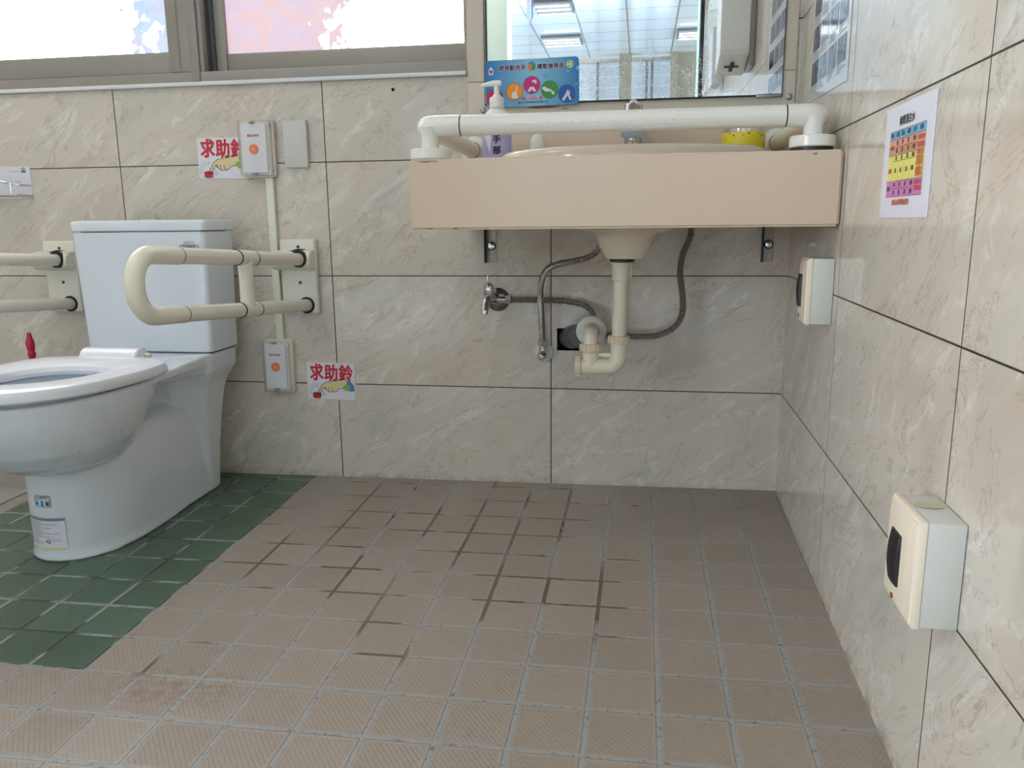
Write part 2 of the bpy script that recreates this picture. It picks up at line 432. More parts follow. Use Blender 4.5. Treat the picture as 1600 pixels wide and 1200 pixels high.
def lathe(bm, prof, c, axis=(0, 0, 1), n=40, sc2=(1, 1), caps=True):
    """prof: (radius, height) pairs along axis from c"""
    a = Vector(axis).normalized(); s, t = frame(a); c = Vector(c); rings = []
    for rr, h in prof:
        rings.append([bm.verts.new(c + a*h + s*(rr*sc2[0]*math.cos(2*PI*i/n)) + t*(rr*sc2[1]*math.sin(2*PI*i/n))) for i in range(n)])
    for p, q in zip(rings, rings[1:]):
        for i in range(n): bm.faces.new((p[i], p[(i+1) % n], q[(i+1) % n], q[i]))
    if caps: bm.faces.new(rings[0][::-1]); bm.faces.new(rings[-1])
    return bm
def spline(pts, per=12):
    pts = [Vector(p) for p in pts]; out = []
    P_ = [pts[0]*2-pts[1]] + pts + [pts[-1]*2-pts[-2]]
    for i in range(1, len(P_)-2):
        a, b_, c, d = P_[i-1:i+3]
        for k in range(per):
            t = k/per
            out.append(.5*((2*b_)+(c-a)*t+(2*a-5*b_+4*c-d)*t*t+(3*b_-a-3*c+d)*t**3))
    out.append(pts[-1]); return out
def fillet(pts, rad, seg=8):
    """polyline with rounded corners"""
    pts = [Vector(p) for p in pts]; out = [pts[0]]
    for i in range(1, len(pts)-1):
        a, b_, c = pts[i-1], pts[i], pts[i+1]
        d1 = (a-b_).normalized(); d2 = (c-b_).normalized(); ang = d1.angle(d2)
        L = min(rad/math.tan(ang/2), (a-b_).length*.49, (c-b_).length*.49)
        rr = L*math.tan(ang/2); cen = b_ + (d1+d2).normalized()*(rr/math.sin(ang/2))
        s = b_+d1*L-cen; e = b_+d2*L-cen
        tot = s.angle(e)
        ax = s.cross(e).normalized()
        for k in range(seg+1):
            out.append(cen + Matrix.Rotation(tot*k/seg, 3, ax) @ s)
    out.append(pts[-1]); return out
def corrugated(bm, pts, rr, pitch=.0056, n=12):
    sp = spline(pts, 24); L = [0]
    for a, b_ in zip(sp, sp[1:]): L.append(L[-1]+(b_-a).length)
    tot = L[-1]; N = int(tot/pitch)*4; out = []; rad = []; j = 0
    for i in range(N+1):
        d = tot*i/N
        while j < len(L)-2 and L[j+1] < d: j += 1
        t = (d-L[j])/max(1e-9, L[j+1]-L[j]); out.append(sp[j].lerp(sp[j+1], t))
        rad.append(rr*(1.06, .96, .72, .96)[i % 4])
    return sweep(bm, out, rad, n)
# flat print on a surface: (x, y) metres on a plane given by a matrix whose Z points off the surface
def plane_mat(o, face):
    o = Vector(o)
    if face == '-Y': cols = ((1, 0, 0), (0, 0, 1), (0, -1, 0))
    else: cols = ((0, -1, 0), (0, 0, 1), (-1, 0, 0))
    return Matrix.Translation(o) @ Matrix(cols).transposed().to_4x4()
def poly(bm, pts, Mx, h=0.0):
    vs = [bm.verts.new(Mx @ Vector((p[0], p[1], h))) for p in pts]
    try: bm.faces.new(vs)
    except Exception: pass
def disc(bm, cx, cy, rx, ry, Mx, h=0.0, n=28, a0=0, a1=2*PI):
    poly(bm, [(cx+rx*math.cos(a0+(a1-a0)*i/n), cy+ry*math.sin(a0+(a1-a0)*i/n)) for i in range(n)], Mx, h)
def rect(bm, x0, x1, y0, y1, Mx, h=0.0): poly(bm, [(x0, y0), (x1, y0), (x1, y1), (x0, y1)], Mx, h)
def stroke(bm, pts, wd, Mx, h=0.0, closed=False):
    q = list(pts) + ([pts[0]] if closed else [])
    for (a, b_), (c, d) in zip(q, q[1:]):
        L = math.hypot(c-a, d-b_) or 1e-9; ux, uy = (c-a)/L*wd*.5, (d-b_)/L*wd*.5
        poly(bm, [(a-uy-ux*.6, b_+ux-uy*.6), (a+uy-ux*.6, b_-ux-uy*.6), (c+uy+ux*.6, d-ux+uy*.6), (c-uy+ux*.6, d+ux+uy*.6)], Mx, h)
def rrect(x0, x1, y0, y1, rr, n=6):
    pts = []
    for cx, cy, a in ((x1-rr, y1-rr, 0), (x0+rr, y1-rr, 90), (x0+rr, y0+rr, 180), (x1-rr, y0+rr, 270)):
        for i in range(n+1):
            t = math.radians(a+90*i/n); pts.append((cx+rr*math.cos(t), cy+rr*math.sin(t)))
    return pts
def prism(bm, pts, Mx, h0, h1):
    a = [bm.verts.new(Mx @ Vector((p[0], p[1], h0))) for p in pts]; b_ = [bm.verts.new(Mx @ Vector((p[0], p[1], h1))) for p in pts]
    n = len(pts)
    for i in range(n): bm.faces.new((a[i], a[(i+1) % n], b_[(i+1) % n], b_[i]))
    bm.faces.new(a[::-1]); bm.faces.new(b_)
def text(bm, s, size, cx, cy, Mx, h=0.0, bold=0.0, sx=1.0, align='CENTER', thick=0.0):
    cu = bpy.data.curves.new('txt', 'FONT'); cu.body = s; cu.size = size; cu.align_x = align; cu.align_y = 'CENTER'
    cu.resolution_u = 3; cu.extrude = thick
    o = bpy.data.objects.new('txt', cu); C.objects.link(o)
    dg = bpy.context.evaluated_depsgraph_get()
    base = bpy.data.meshes.new_from_object(o.evaluated_get(dg))
    sh = ((0, 0),) if not bold else ((0, 0), (-bold, 0), (bold, 0), (0, -bold), (0, bold), (-bold*.7, -bold*.7), (bold*.7, bold*.7), (-bold*.7, bold*.7), (bold*.7, -bold*.7))
    for k, (ax, ay) in enumerate(sh):
        me = base.copy()
        me.transform(Mx @ Matrix.Translation((cx+ax, cy+ay, h+thick+k*.000004)) @ Matrix.Diagonal((sx, 1, 1, 1)))
        bm.from_mesh(me); bpy.data.meshes.remove(me)
    bpy.data.objects.remove(o); bpy.data.curves.remove(cu); bpy.data.meshes.remove(base)
def bake(o, mods):
    """apply modifiers given as (type, settings)"""
    for t, kw in mods:
        md = o.modifiers.new(t.lower(), t)
        for k, v in kw.items(): setattr(md, k, v)
    dg = bpy.context.evaluated_depsgraph_get()
    me = bpy.data.meshes.new_from_object(o.evaluated_get(dg), depsgraph=dg)
    o.modifiers.clear(); o.data = me
    for p in me.polygons: p.use_smooth = True
    return o

TH = -.0122                     # the right wall is not quite square to the back wall
def RW(d): return -.0122*d      # x of the right wall at distance d from the back wall
def fz(x, y): return .00904*x + .01983*y   # the floor falls towards the drain

# ================================================================== SETTING
bm = B()
N = 8
xs = [-3.3+3.8*i/N for i in range(N+1)]; ys = [-3.1+3.3*i/N for i in range(N+1)]
top = [[bm.verts.new((x, y, fz(x, y))) for y in ys] for x in xs]
low = [[bm.verts.new((x, y, -.2)) for y in ys] for x in xs]
for i in range(N):
    for j in range(N):
        bm.faces.new((top[i][j], top[i+1][j], top[i+1][j+1], top[i][j+1])); bm.faces.new((low[i][j], low[i][j+1], low[i+1][j+1], low[i+1][j]))
for i in range(N):
    bm.faces.new((top[i][0], low[i][0], low[i+1][0], top[i+1][0])); bm.faces.new((top[i][N], top[i+1][N], low[i+1][N], low[i][N]))
    bm.faces.new((top[0][i], top[0][i+1], low[0][i+1], low[0][i])); bm.faces.new((top[N][i], low[N][i], low[N][i+1], top[N][i+1]))
struct('floor', bm, M['floor'], smooth=False)

# back wall with a window opening and the square drain recess
WX0, WX1, WZ0, WZ1 = -2.95, -.806, 1.064, 2.1
HX0, HX1, HZ0, HZ1 = -.578, -.519, .3655, .4245
bm = B()
gx = sorted([-3.3, WX0, WX1, HX0, HX1, .2]); gz = sorted([-.1, HZ0, HZ1, WZ0, WZ1, 2.8])
for i in range(5):
    for j in range(5):
        cx = (gx[i]+gx[i+1])/2; cz = (gz[j]+gz[j+1])/2
        if WX0 < cx < WX1 and WZ0 < cz < WZ1: continue
        if HX0 < cx < HX1 and HZ0 < cz < HZ1: continue
        box(bm, gx[i], gx[i+1], 0, .16, gz[j], gz[j+1])
bmesh.ops.remove_doubles(bm, verts=bm.verts[:], dist=1e-5)
struct('wall_back', bm, M['wall_back'], smooth=False)
bm = B()
for (a, b_, c, d) in ((HX0, HX1, HZ1, HZ1+.004), (HX0, HX1, HZ0-.004, HZ0), (HX0-.004, HX0, HZ0, HZ1), (HX1, HX1+.004, HZ0, HZ1)):
    box(bm, a, b_, .001, .09, c, d)
box(bm, HX0, HX1, .09, .1, HZ0, HZ1)
struct('trim_2', bm, M['darkhole'], smooth=False)

bm = B(); t = B(); box(t, 0, .16, -3.2, .0, -.1, 2.8)
t.transform(Matrix.Rotation(TH, 4, 'Z')); join(bm, t)
struct('wall_right', bm, M['wall_right'], smooth=False)
bm = B(); box(bm, -3.3, -3.14, -3.2, .0, -.1, 2.8); struct('wall_left', bm, M['wall_left'], smooth=False)
# rear wall (behind the camera) with the open doorway and a second opening added for light
DX0, DX1, DY = -1.178, -.062, -2.95
bm = B(); box(bm, -3.3, -2.75, DY-.14, DY, -.1, 2.8); box(bm, -2.75, -1.5, DY-.14, DY, 2.3, 2.8); box(bm, -1.5, DX0-.13, DY-.14, DY, -.1, 2.8); box(bm, DX0-.13, .3, DY-.14, DY, 2.15, 2.8)
struct('wall_rear', bm, M['wall_rear'], smooth=False)
t_ = struct('door_1', box(B(), DX0-.125, DX0, DY-.16, DY+.02, -.1, 2.15, .006), M['pale_green'])
obj('door_frame', box(box(B(), DX0, DX1, DY-.16, DY+.02, 2.06, 2.15, .006), DX1, RW(2.95)-.018, DY-.16, DY+.02, -.1, 2.15, .004), M['aqua_edge'], t_)
obj('door_seal', box(B(), DX0-.135, DX0-.125, DY-.1, DY+.024, -.1, 2.15), M['rubber'], t_)
obj('door_stop', box(B(), RW(2.95)-.018, RW(2.95)-.002, DY-.1, DY+.026, -.1, 2.15), M['rubber'], t_)
t_ = struct('door_2_added', box(B(), -2.76, -2.70, DY-.16, DY+.02, -.1, 2.3, .006), M['pale_green'])  # unseen second doorway, added to let in more hall light
obj('door_frame', box(box(B(), -1.56, -1.50, DY-.16, DY+.02, -.1, 2.3, .006), -2.70, -1.56, DY-.16, DY+.02, 2.24, 2.3, .006), M['pale_green'], t_)
struct('ceiling', box(B(), -3.3, .4, -3.15, .2, 2.7, 2.8), M['plaster'], smooth=False)

# white strip under the window
struct('trim_1', box(B(), -3.14, WX1-.0005, -.012, .0, 1.064, 1.0745, .003), M['trimw'])

# window: outer frame, fixed post, two sashes
win = bpy.data.objects.new('window_1', None); C.objects.link(win); win['kind'] = 'structure'; win.location = (-1.6, .05, 1.07); WM[win] = Matrix.Translation((-1.6, .05, 1.07))
bm = B()
box(bm, -3.14+.19, -.8065, .0, .1, 1.0645, 1.101, .002)         # bottom track
box(bm, -3.14+.19, -.8065, .0, .1, 2.06, 2.1, .002)
box(bm, -.812, -.8065, .0, .1, 1.1, 2.06)
obj('window_frame', bm, M['alu'], win)
bm = B(); box(bm, -1.556, -1.531, -.004, .09, 1.0765, 2.06, .002)
box(bm, -1.531, -1.519, .002, .06, 1.1015, 2.06, .001)
obj('window_post', bm, M['alu'], win)
bm = B(); box(bm, -1.519, -1.503, .035, .09, 1.1015, 2.06); box(bm, -1.5165, -1.5145, .028, .035, 1.1015, 2.06)
obj('window_track', bm, M['alu_d'], win)
s1 = obj('window_sash', box(box(box(B(), -2.93, -1.556, .008, .04, 1.102, 1.156, .003), -1.621, -1.556, .004, .04, 1.102, 2.06, .003), -1.59, -1.588, .002, .005, 1.11, 2.06), M['alu'], win)
obj('window_pane', box(B(), -2.93, -1.6205, .018, .026, 1.1555, 2.06), M['film_l'], s1)
s2 = obj('window_sash', box(box(box(B(), -1.472, -.813, .04, .07, 1.1015, 1.151, .003), -1.503, -1.472, .038, .07, 1.1015, 2.06, .004), -.818, -.813, .04, .07, 1.11, 2.06), M['alu'], win)
obj('window_pane', box(B(), -1.4725, -.8145, .05, .058, 1.1505, 2.06), M['film_r'], s2)
obj('window_seal', box(B(), -.8185, -.8125, .03, .04, 1.104, 1.1285), M['rubber'], win)
obj('window_jamb', box(B(), -.8175, -.8125, .03, .04, 1.129, 2.06), M['trimw'], win)

# beige panel behind the mirror
bm = B()
box(bm, -.803, -.0105, -.008, .0, .905, 1.0455, .0015); box(bm, -.803, -.0105, -.008, .0, 1.0465, 2.2, .0015)
struct('trim_3', bm, M['panel'])

# drain grate set in the floor at the far left
bm = B()
gxs, gys = -2.13, -.245; g0 = fz(gxs, gys)
t = B(); box(t, gxs-.075, gxs+.095, gys-.07, gys+.055, g0+.0005, g0+.004, .001)
join(bm, t)
g = obj('floor_drain', bm, M['galv']); own_origin(g)
tag(g, 'grey metal drain cover set in the tan floor at left edge', 'drain')

# hall beyond the doorway: what the mirror shows
bm = B(); box(bm, -6, 4, -9.2, DY-.15, -.2, -.08); struct('floor_hall', bm, simple('hall_floor', srgb(205, 205, 202), .35), smooth=False)
bm = B(); box(bm, -6, 4, -9.2, DY-.15, 2.7, 2.8); struct('ceiling_hall', bm, M['hall_ceil'], smooth=False)
bm = B(); box(bm, -6, 4, -8.62, -8.5, -.1, 1.0); box(bm, -.68, -.53, -8.5, -8.34, -.1, 2.7); box(bm, -.06, .02, -8.5, -8.34, -.1, 2.7); box(bm, .02, 4, -8.5, -8.4, -.1, 2.7); box(bm, -6, -3.4, -8.5, -8.4, -.1, 2.7); 
struct('wall_hall_far', bm, simple('hall_wall', srgb(92, 88, 76), .6, var=.3, vscale=50), smooth=False)
bm = B(); box(bm, -6.1, -6, -9.2, DY-.15, -.1, 2.8); box(bm, 4, 4.1, -9.2, DY-.15, -.1, 2.8); box(bm, -6, -3.3, DY-.15, DY-.05, -.1, 2.8); box(bm, .3, 4, DY-.15, DY-.05, -.1, 2.8)
struct('wall_hall_sides', bm, M['plaster'], smooth=False)
for i, (a, b_, ml) in enumerate(((-3.4, -.68, (-2.6, -1.8, -.95)), (-.53, -.06, (-.345, -.28)))):
    fr = struct('window_%d' % (i+2), box(box(B(), a, b_, -8.56, -8.51, 1.0, 1.04), a, b_, -8.56, -8.51, 2.64, 2.68), M['alu'])
    for q in ml: obj('mullion', box(B(), q-.014, q+.014, -8.54, -8.49, 1.04, 2.64), M['alu_d'], fr)
    obj('window_pane', box(B(), a, b_, -8.57, -8.562, 1.0, 2.68), M['hall_win'], fr)
def fixture(x0, x1, y0, y1, z, label, group):
    t = thing('ceiling_light', label, 'light', ((x0+x1)/2, (y0+y1)/2, z), 0, group)
    obj('housing', box(B(), x0, x1, y0, y1, z-.028, z-.001, .003), M['alu_d'], t)
    along_x = True
    for k in range(3):
        fr = (k+.5)/3
        if along_x: a = ((x0+.02), y0+(y1-y0)*fr, z-.042); b_ = ((x1-.02), y0+(y1-y0)*fr, z-.042)
        else: a = (x0+(x1-x0)*fr, y0+.02, z-.042); b_ = (x0+(x1-x0)*fr, y1-.02, z-.042)
        obj('tube', cyl(B(), a, b_, .0075, n=12), M['lamp'], t)
fixture(-1.51, -1.07, -7.62, -7.2, 2.7, 'three-tube ceiling lamp in the mirror reflection above the hand-washing sign', 'hall ceiling lamps')
fixture(-1.41, -1.05, -6.2, -5.76, 2.7, 'three-tube ceiling lamp at top left of the mirror reflection', 'hall ceiling lamps')
fixture(-.03, .42, -7.55, -7.15, 2.7, 'three-tube ceiling lamp near the right door frame in the mirror reflection', 'hall ceiling lamps')
for k_, (x_, y_, lb_) in enumerate(((-2.2, -1.25, 'unseen panel lamp added on the washroom ceiling above the toilet'), (-1.35, -2.4, 'unseen panel lamp added on the washroom ceiling near the doorway'))):
    t_ = thing('added_panel_light', lb_, 'light', (x_, y_, 2.7), 0, 'added washroom ceiling lamps')  # unseen lamps, added to light the washroom
    obj('housing', box(box(box(box(B(), x_-.3, x_-.28, y_-.3, y_+.3, 2.66, 2.6995), x_+.28, x_+.3, y_-.3, y_+.3, 2.66, 2.6995), x_-.3, x_+.3, y_-.3, y_-.28, 2.66, 2.6995), x_-.3, x_+.3, y_+.28, y_+.3, 2.66, 2.6995), M['white_pl'], t_)
    obj('diffuser', box(B(), x_-.28, x_+.28, y_-.28, y_+.28, 2.672, 2.69), M['added_panel_lamp'], t_)
# unseen windows added in the side walls of the hall to brighten it
for k_, (xa, xb) in enumerate(((-5.995, -5.96), (3.96, 3.995))):
    fr = struct('window_%d' % (k_+4), box(box(B(), xa, xb, -8.1, -3.6, .85, .9), xa, xb, -8.1, -3.6, 2.4, 2.45), M['alu'])
    obj('window_pane', box(B(), (xa+xb)/2-.004, (xa+xb)/2+.004, -8.1, -3.6, .9, 2.4), M['day'], fr)
# hanging sign in the doorway reflection
bm = B(); t = B(); box(t, -.16, .16, -.006, .006, -.16, .16, .002); t.transform(Matrix.Translation((-1.23, -4.3, 2.33)) @ Matrix.Rotation(1.32, 4, 'Z')); join(bm, t)
o = obj('hanging_sign', bm, simple('blue_grey_sign', srgb(96, 118, 146), .4)); own_origin(o)
tag(o, 'blue grey hanging sign reflected in the top left of the mirror', 'sign')
t_ = o
bm = B(); t = B(); box(t, -.09, .09, -.0075, .0075, -.02, .12); t.transform(Matrix.Translation((-1.23, -4.3, 2.33)) @ Matrix.Rotation(1.32, 4, 'Z')); join(bm, t)
obj('red_band', bm, ink('sign_red', srgb(190, 90, 96)), t_)
for s in (-.12, .12):
    q = Matrix.Translation((-1.23, -4.3, 2.33)) @ Matrix.Rotation(1.32, 4, 'Z')
    obj('cord', cyl(B(), q @ Vector((s, 0, .15)), q @ Vector((s, 0, .43)), .003, n=8), M['steel'], t_)

# ================================================================== MIRROR
sm_ = bpy.data.objects['trim_3']
for pts_ in ([(-.655, .9805), (-.64, .9835), (-.60, .984), (-.565, .981), (-.59, .9785), (-.635, .978)], [(-.57, .9755), (-.555, .977), (-.545, .9755), (-.556, .974)]):
    b_ = B(); poly(b_, pts_, plane_mat((0, -.0083, 0), '-Y'), .0002); obj('rust_smudge', b_, ink('rust_brown', srgb(150, 112, 92)), sm_, smooth=False)
mi = thing('wall_mirror', 'rectangular frameless wall mirror on beige panel above the washbasin', 'mirror', (-.48, -.012, .992))
bm = B(); box(bm, -.757, -.0415, -.0135, -.0085, .992, 2.0)
obj('mirror_glass', bm, M['mirror'], mi, smooth=False)
obj('bottom_edge', box(B(), -.757, -.0415, -.0142, -.0082, .9885, .9918), M['rubber'], mi)
obj('side_edge', box(B(), -.7592, -.7572, -.0142, -.0082, .9885, 2.0), M['rubber'], mi)
obj('side_edge', box(B(), -.0413, -.0395, -.0142, -.0082, .9885, 2.0), M['rubber'], mi)
obj('mirror_clip', box(B(), -.1, -.042, -.017, -.0082, .985, .9935, .0015), M['steel'], mi)
obj('mirror_clip', box(B(), -.4035, -.39, -.016, -.0082, .972, .9915, .001), M['black'], mi)
for x_, z_ in ((-.7655, .978), (-.0225, .9855)):
    o = obj('screw', lathe(B(), [(.0075, 0), (.0075, .0015), (.0055, .003), (.003, .0032), (.003, .0022), (.0005, .0022)], (x_, -.0081, z_), (0, -1, 0), 20), M['steel'])
    own_origin(o); tag(o, 'small round screw in the beige panel %s of the mirror' % ('at the lower left' if x_ < -.5 else 'at the lower right'), 'screw', 'screws beside the mirror')

# ================================================================== VANITY
va = thing('vanity_counter', 'pinkish beige solid counter with deep front apron holding the washbasin', 'counter', (-.41, -.27, .687))
bm = B()
poly_pts = [(-.815, -.53), (-.0085, -.53), (-.0015, -.0), (-.815, -.0)]
# apron and top as one shell: underside hollow
def slab(bm, z0, z1, inset=0):
    pts = [(-.8135+inset, -.531+inset), (-.0085-inset, -.531+inset), (-.0025-inset, -.0005-inset), (-.8135+inset, -.0005-inset)]
    prism(bm, pts, Matrix.Identity(4), z0, z1)
slab(bm, .687, .822)
bmesh.ops.bevel(bm, geom=[e for e in bm.edges if e.calc_length() > .1 or abs(e.verts[0].co.y+.531) < .01], offset=.0045, segments=3, affect='EDGES')
top_o = obj('counter_top', bm, M['vanity'], va)
cut = B(); prism(cut, [(-.79, -.508), (-.032, -.508), (-.027, -.03), (-.79, -.03)], Matrix.Identity(4), .6, .80)
cut2 = obj('cut', cut, M['vanity'], va)
cb = obj('cut2', lathe(B(), [(.255, -.1), (.255, .1)], (-.39, -.275, .82), n=48, sc2=(.62, 1)), M['vanity'], va)
bake(top_o, [('BOOLEAN', dict(operation='DIFFERENCE', object=cut2, solver='EXACT'))])
bake(top_o, [('BOOLEAN', dict(operation='DIFFERENCE', object=cb, solver='EXACT'))])
try: top_o.data.set_sharp_from_angle(angle=math.radians(35))
except Exception: pass
for q in (cut2, cb): bpy.data.objects.remove(q)
def mark(name, pts, Mx, mt): b_ = B(); poly(b_, pts, Mx, .0004); obj(name, b_, mt, va, smooth=False)
mf = plane_mat((0, -.5312, 0), '-Y')
mark('edge_chip', [(-.785, .6885), (-.772, .6905), (-.765, .6885)], mf, ink('chip_brown', srgb(92, 72, 56)))
mark('edge_chip', [(-.727, .6885), (-.722, .6912), (-.714, .6885)], mf, M['chip_brown'])
mark('grime_mark', [(-.797, .8175), (-.775, .8145), (-.765, .8165), (-.752, .8155), (-.757, .8185), (-.790, .8185)], mf, ink('grime_brown', srgb(138, 120, 102)))
mark('grime_mark', [(-.063, .8155), (-.057, .8125), (-.053, .8155), (-.057, .8172)], mf, M['grime_brown'])
obj('backsplash', box(B(), -.805, -.0035, -.026, -.0085, .822, .9195, .003), M['vanity'], va)

ba = thing('washbasin', 'cream oval ceramic washbasin let into the beige counter', 'basin', (-.39, -.275, .82))
prof = [(.285, .001), (.2865, .008), (.284, .017), (.276, .024), (.265, .0265), (.254, .024), (.246, .014), (.243, 0), (.235, -.03), (.20, -.075), (.13, -.105), (.05, -.118), (.022, -.121)]
bm = lathe(B(), prof, (-.39, -.275, .8222), n=72, sc2=(.615, 1), caps=False)
obj('bowl', bm, M['basin'], ba)
# underside of the bowl, seen below the counter
bm = lathe(B(), [(.244, -.02), (.238, -.06), (.2, -.105), (.12, -.138), (.075, -.148), (.064, -.155), (.058, -.175), (.045, -.198), (.041, -.204), (.0, -.204)], (-.398, -.265, .822), n=56, sc2=(.66, 1), caps=False)
obj('bowl_underside', bm, M['basin'], ba)
obj('overflow_hole', lathe(B(), [(.009, 0), (.009, .003), (.006, .0035), (.006, .001), (.0, .001)], (-.39, -.135, .80), (0, -1, .35), 20), M['chrome'], ba)
obj('drain_ring', lathe(B(), [(.027, 0), (.027, .003), (.02, .004), (.0, .002)], (-.39, -.275, .702), n=28), M['chrome'], ba)

# faucet
fa = thing('faucet', 'chrome single-lever faucet behind the basin under the grab bar', 'faucet', (-.3875, -.11, .822))
obj('body', lathe(B(), [(.027, 0), (.027, .006), (.022, .01), (.021, .09), (.023, .098), (.019, .105)], (-.3875, -.085, .822), n=32), M['chrome'], fa)
bm = B()
pr = [(-.08, .908, .021, .018), (-.12, .914, .022, .018), (-.16, .912, .024, .018), (-.19, .902, .0265, .018)]
rings = []
for y_, z_, a, h_ in pr:
    rings.append([bm.verts.new((-.3875+sx_*a, y_, z_+sz_*h_)) for sx_, sz_ in ((-1, -.8), (-.8, -1), (.8, -1), (1, -.8), (.86, .8), (.7, 1), (-.7, 1), (-.86, .8))])
for p_, q_ in zip(rings, rings[1:]):
    for i in range(8): bm.faces.new((p_[i], p_[(i+1) % 8], q_[(i+1) % 8], q_[i]))
bm.faces.new(rings[0][::-1]); bm.faces.new(rings[-1])
obj('spout', bm, M['chrome_dark_reflect'], fa)
obj('aerator', cyl(B(), (-.3885, -.178, .890), (-.3885, -.179, .877), .0095, n=24, bev=.001), M['chrome'], fa)
bm = lathe(B(), [(.0, .052), (.012, .051), (.021, .044), (.0245, .03), (.0245, .006), (.02, 0)], (-.3875, -.085, .924), n=32)
obj('lever_hub', bm, M['chrome'], fa)
bm = sweep(B(), spline([(-.3875, -.085, .965), (-.3875, -.12, .967), (-.3875, -.155, .955)], 8), [.009]*9+[.010]*8, 16)
obj('lever', bm, M['chrome'], fa)

# ------------------------------------------------------------------ counter grab bar
gb = thing('counter_grab_bar', 'ivory tubular grab bar framing the top of the washbasin counter', 'grab bar', (-.41, -.26, .822))
RB = .0195; yb = -.486
xl, xr = -.779, -.056; zb = .887
bm = sweep(B(), [(-.715, yb, zb), (-.106, yb, zb)], RB, 32)
for row, ang in enumerate((-5, 45, -52, 95)):
    for k in range(38):
        x_ = -.7+k*.0157 + (.008 if row % 2 else 0); a = math.radians(ang)
        c = Vector((x_, yb-math.cos(a)*RB*.985, zb+math.sin(a)*RB*.985))
        t = B(); bmesh.ops.create_uvsphere(t, u_segments=10, v_segments=6, radius=1)
        t.transform(Matrix.Translation(c) @ Matrix.Rotation(-a, 4, 'X') @ Matrix.Diagonal((.0052, .0011, .0024, 1))); join(bm, t)
obj('front_bar', bm, M['nylon_w'], gb)
for side, x_ in ((-1, xl), (1, xr)):
    nx = -.717 if side < 0 else -.104
    bm = B()
    pts = fillet([(nx+side*.0, yb, zb), (x_+side*.012, yb, zb), (x_+side*.012, yb+.075, zb-.001)], .028, 10)
    sweep(bm, pts, RB*1.05, 30)
    obj('elbow', bm, M['nylon_w'], gb)
    obj('joint_ring', cyl(B(), (nx-side*.0022, yb, zb), (nx+side*.0006, yb, zb), RB*1.02, n=30), M['rubber'], gb)
    xx = x_+side*.012
    fl = .8225 if side < 0 else .8225
    obj('post', lathe(B(), [(.0175, -.002), (.0175, .045), (.022, .06)], (x_, yb-.002, .824), n=30), M['nylon_w'], gb)
    zf = .8225 if side < 0 else .8295
    fo = obj('flange', lathe(B(), [(.0385, 0), (.0405, .002), (.0405, .018), (.038, .0205), (.018, .0205)], (x_, yb, zf), n=40), M['nylon_w'], gb)
    if side > 0: obj('flange_gap_shade', cyl(B(), (x_, yb, .8222), (x_, yb, .8293), .0372, n=32), M['black'], gb)  # black disc paints the dark under the raised, open flange
    obj('side_bar', sweep(B(), [(xx, yb+.075, zb-.001), (xx-side*.006, -.055, zb-.009)], RB*.98, 28), M['nylon_w'] if side < 0 else M['nylon_y'], gb)
    obj('joint_ring', cyl(B(), (xx, yb+.075, zb-.001), (xx, yb+.0775, zb-.001), RB*1.03, n=30), M['rubber'], gb)
    obj('joint_ring', cyl(B(), (xx-side*.006, -.057, zb-.009), (xx-side*.006, -.0545, zb-.009), RB*1.03, n=30), M['rubber'], gb)
    obj('wall_flange', lathe(B(), [(.0205, .0), (.0205, .022), (.035, .024), (.035, .029 if side < 0 else .029)], (xx-side*.006, -.0555, zb-.009), (0, 1, 0), 36), M['nylon_w'], gb)

# ------------------------------------------------------------------ things on the counter
sp = thing('soap_pump_bottle', 'white pump bottle with lilac label behind left end of grab bar', 'soap bottle', (-.695, -.2, .822))
c = (-.695, -.2, .822)
obj('bottle', lathe(B(), [(.030, 0), (.0345, .004), (.0355, .03), (.0355, .095), (.034, .108), (.027, .122), (.0175, .131), (.0165, .137)], c, n=40, sc2=(.75, 1)), M['white_pl'], sp)
obj('collar', lathe(B(), [(.0165, .134), (.017, .136), (.017, .154), (.0155, .157)], c, n=30), M['white_pl'], sp)
obj('pump_stem', lathe(B(), [(.0105, .155), (.0105, .160), (.0065, .164), (.0065, .182)], c, n=24), M['white_pl'], sp)
bm = sweep(B(), [(-.684, -.2, 1.008), (-.688, -.2, 1.009), (-.705, -.2, 1.0095), (-.722, -.2, 1.007), (-.731, -.2, 1.0035)], [.005, .0075, .0065, .0045, .0032], 16)
obj('pump_head', bm, M['white_pl'], sp)
bm = B(); n = 20; a0, a1 = math.radians(200), math.radians(340); lab = []
for i in range(n+1):
    a = a0+(a1-a0)*i/n
    lab.append((c[0]+.0362*math.cos(a), c[1]+.0362*.76*math.sin(a)))
for p_, q_ in zip(lab, lab[1:]):
    bm.faces.new([bm.verts.new(v) for v in ((p_[0], p_[1], .833), (q_[0], q_[1], .833), (q_[0], q_[1], .918), (p_[0], p_[1], .918))])
bmesh.ops.remove_doubles(bm, verts=bm.verts[:], dist=1e-5)
lb = obj('label_wrap', bm, M['lilac'], sp)
Mx = plane_mat((-.695, -.2282, .884), '-Y')
bm = B(); text(bm, '手', .019, .003, .0, Mx, 0, .0006); text(bm, '部', .019, .003, -.024, Mx, 0, .0006); text(bm, '洗', .019, .003, .024, Mx, 0, .0006)
obj('lettering', bm, INK, lb, smooth=False)
bm = B(); poly(bm, [(-.026, .04), (-.012, .04), (-.010, .0), (-.013, -.03), (-.024, .005)], Mx, -.0008)
obj('white_flash', bm, M['paper'], lb, smooth=False)

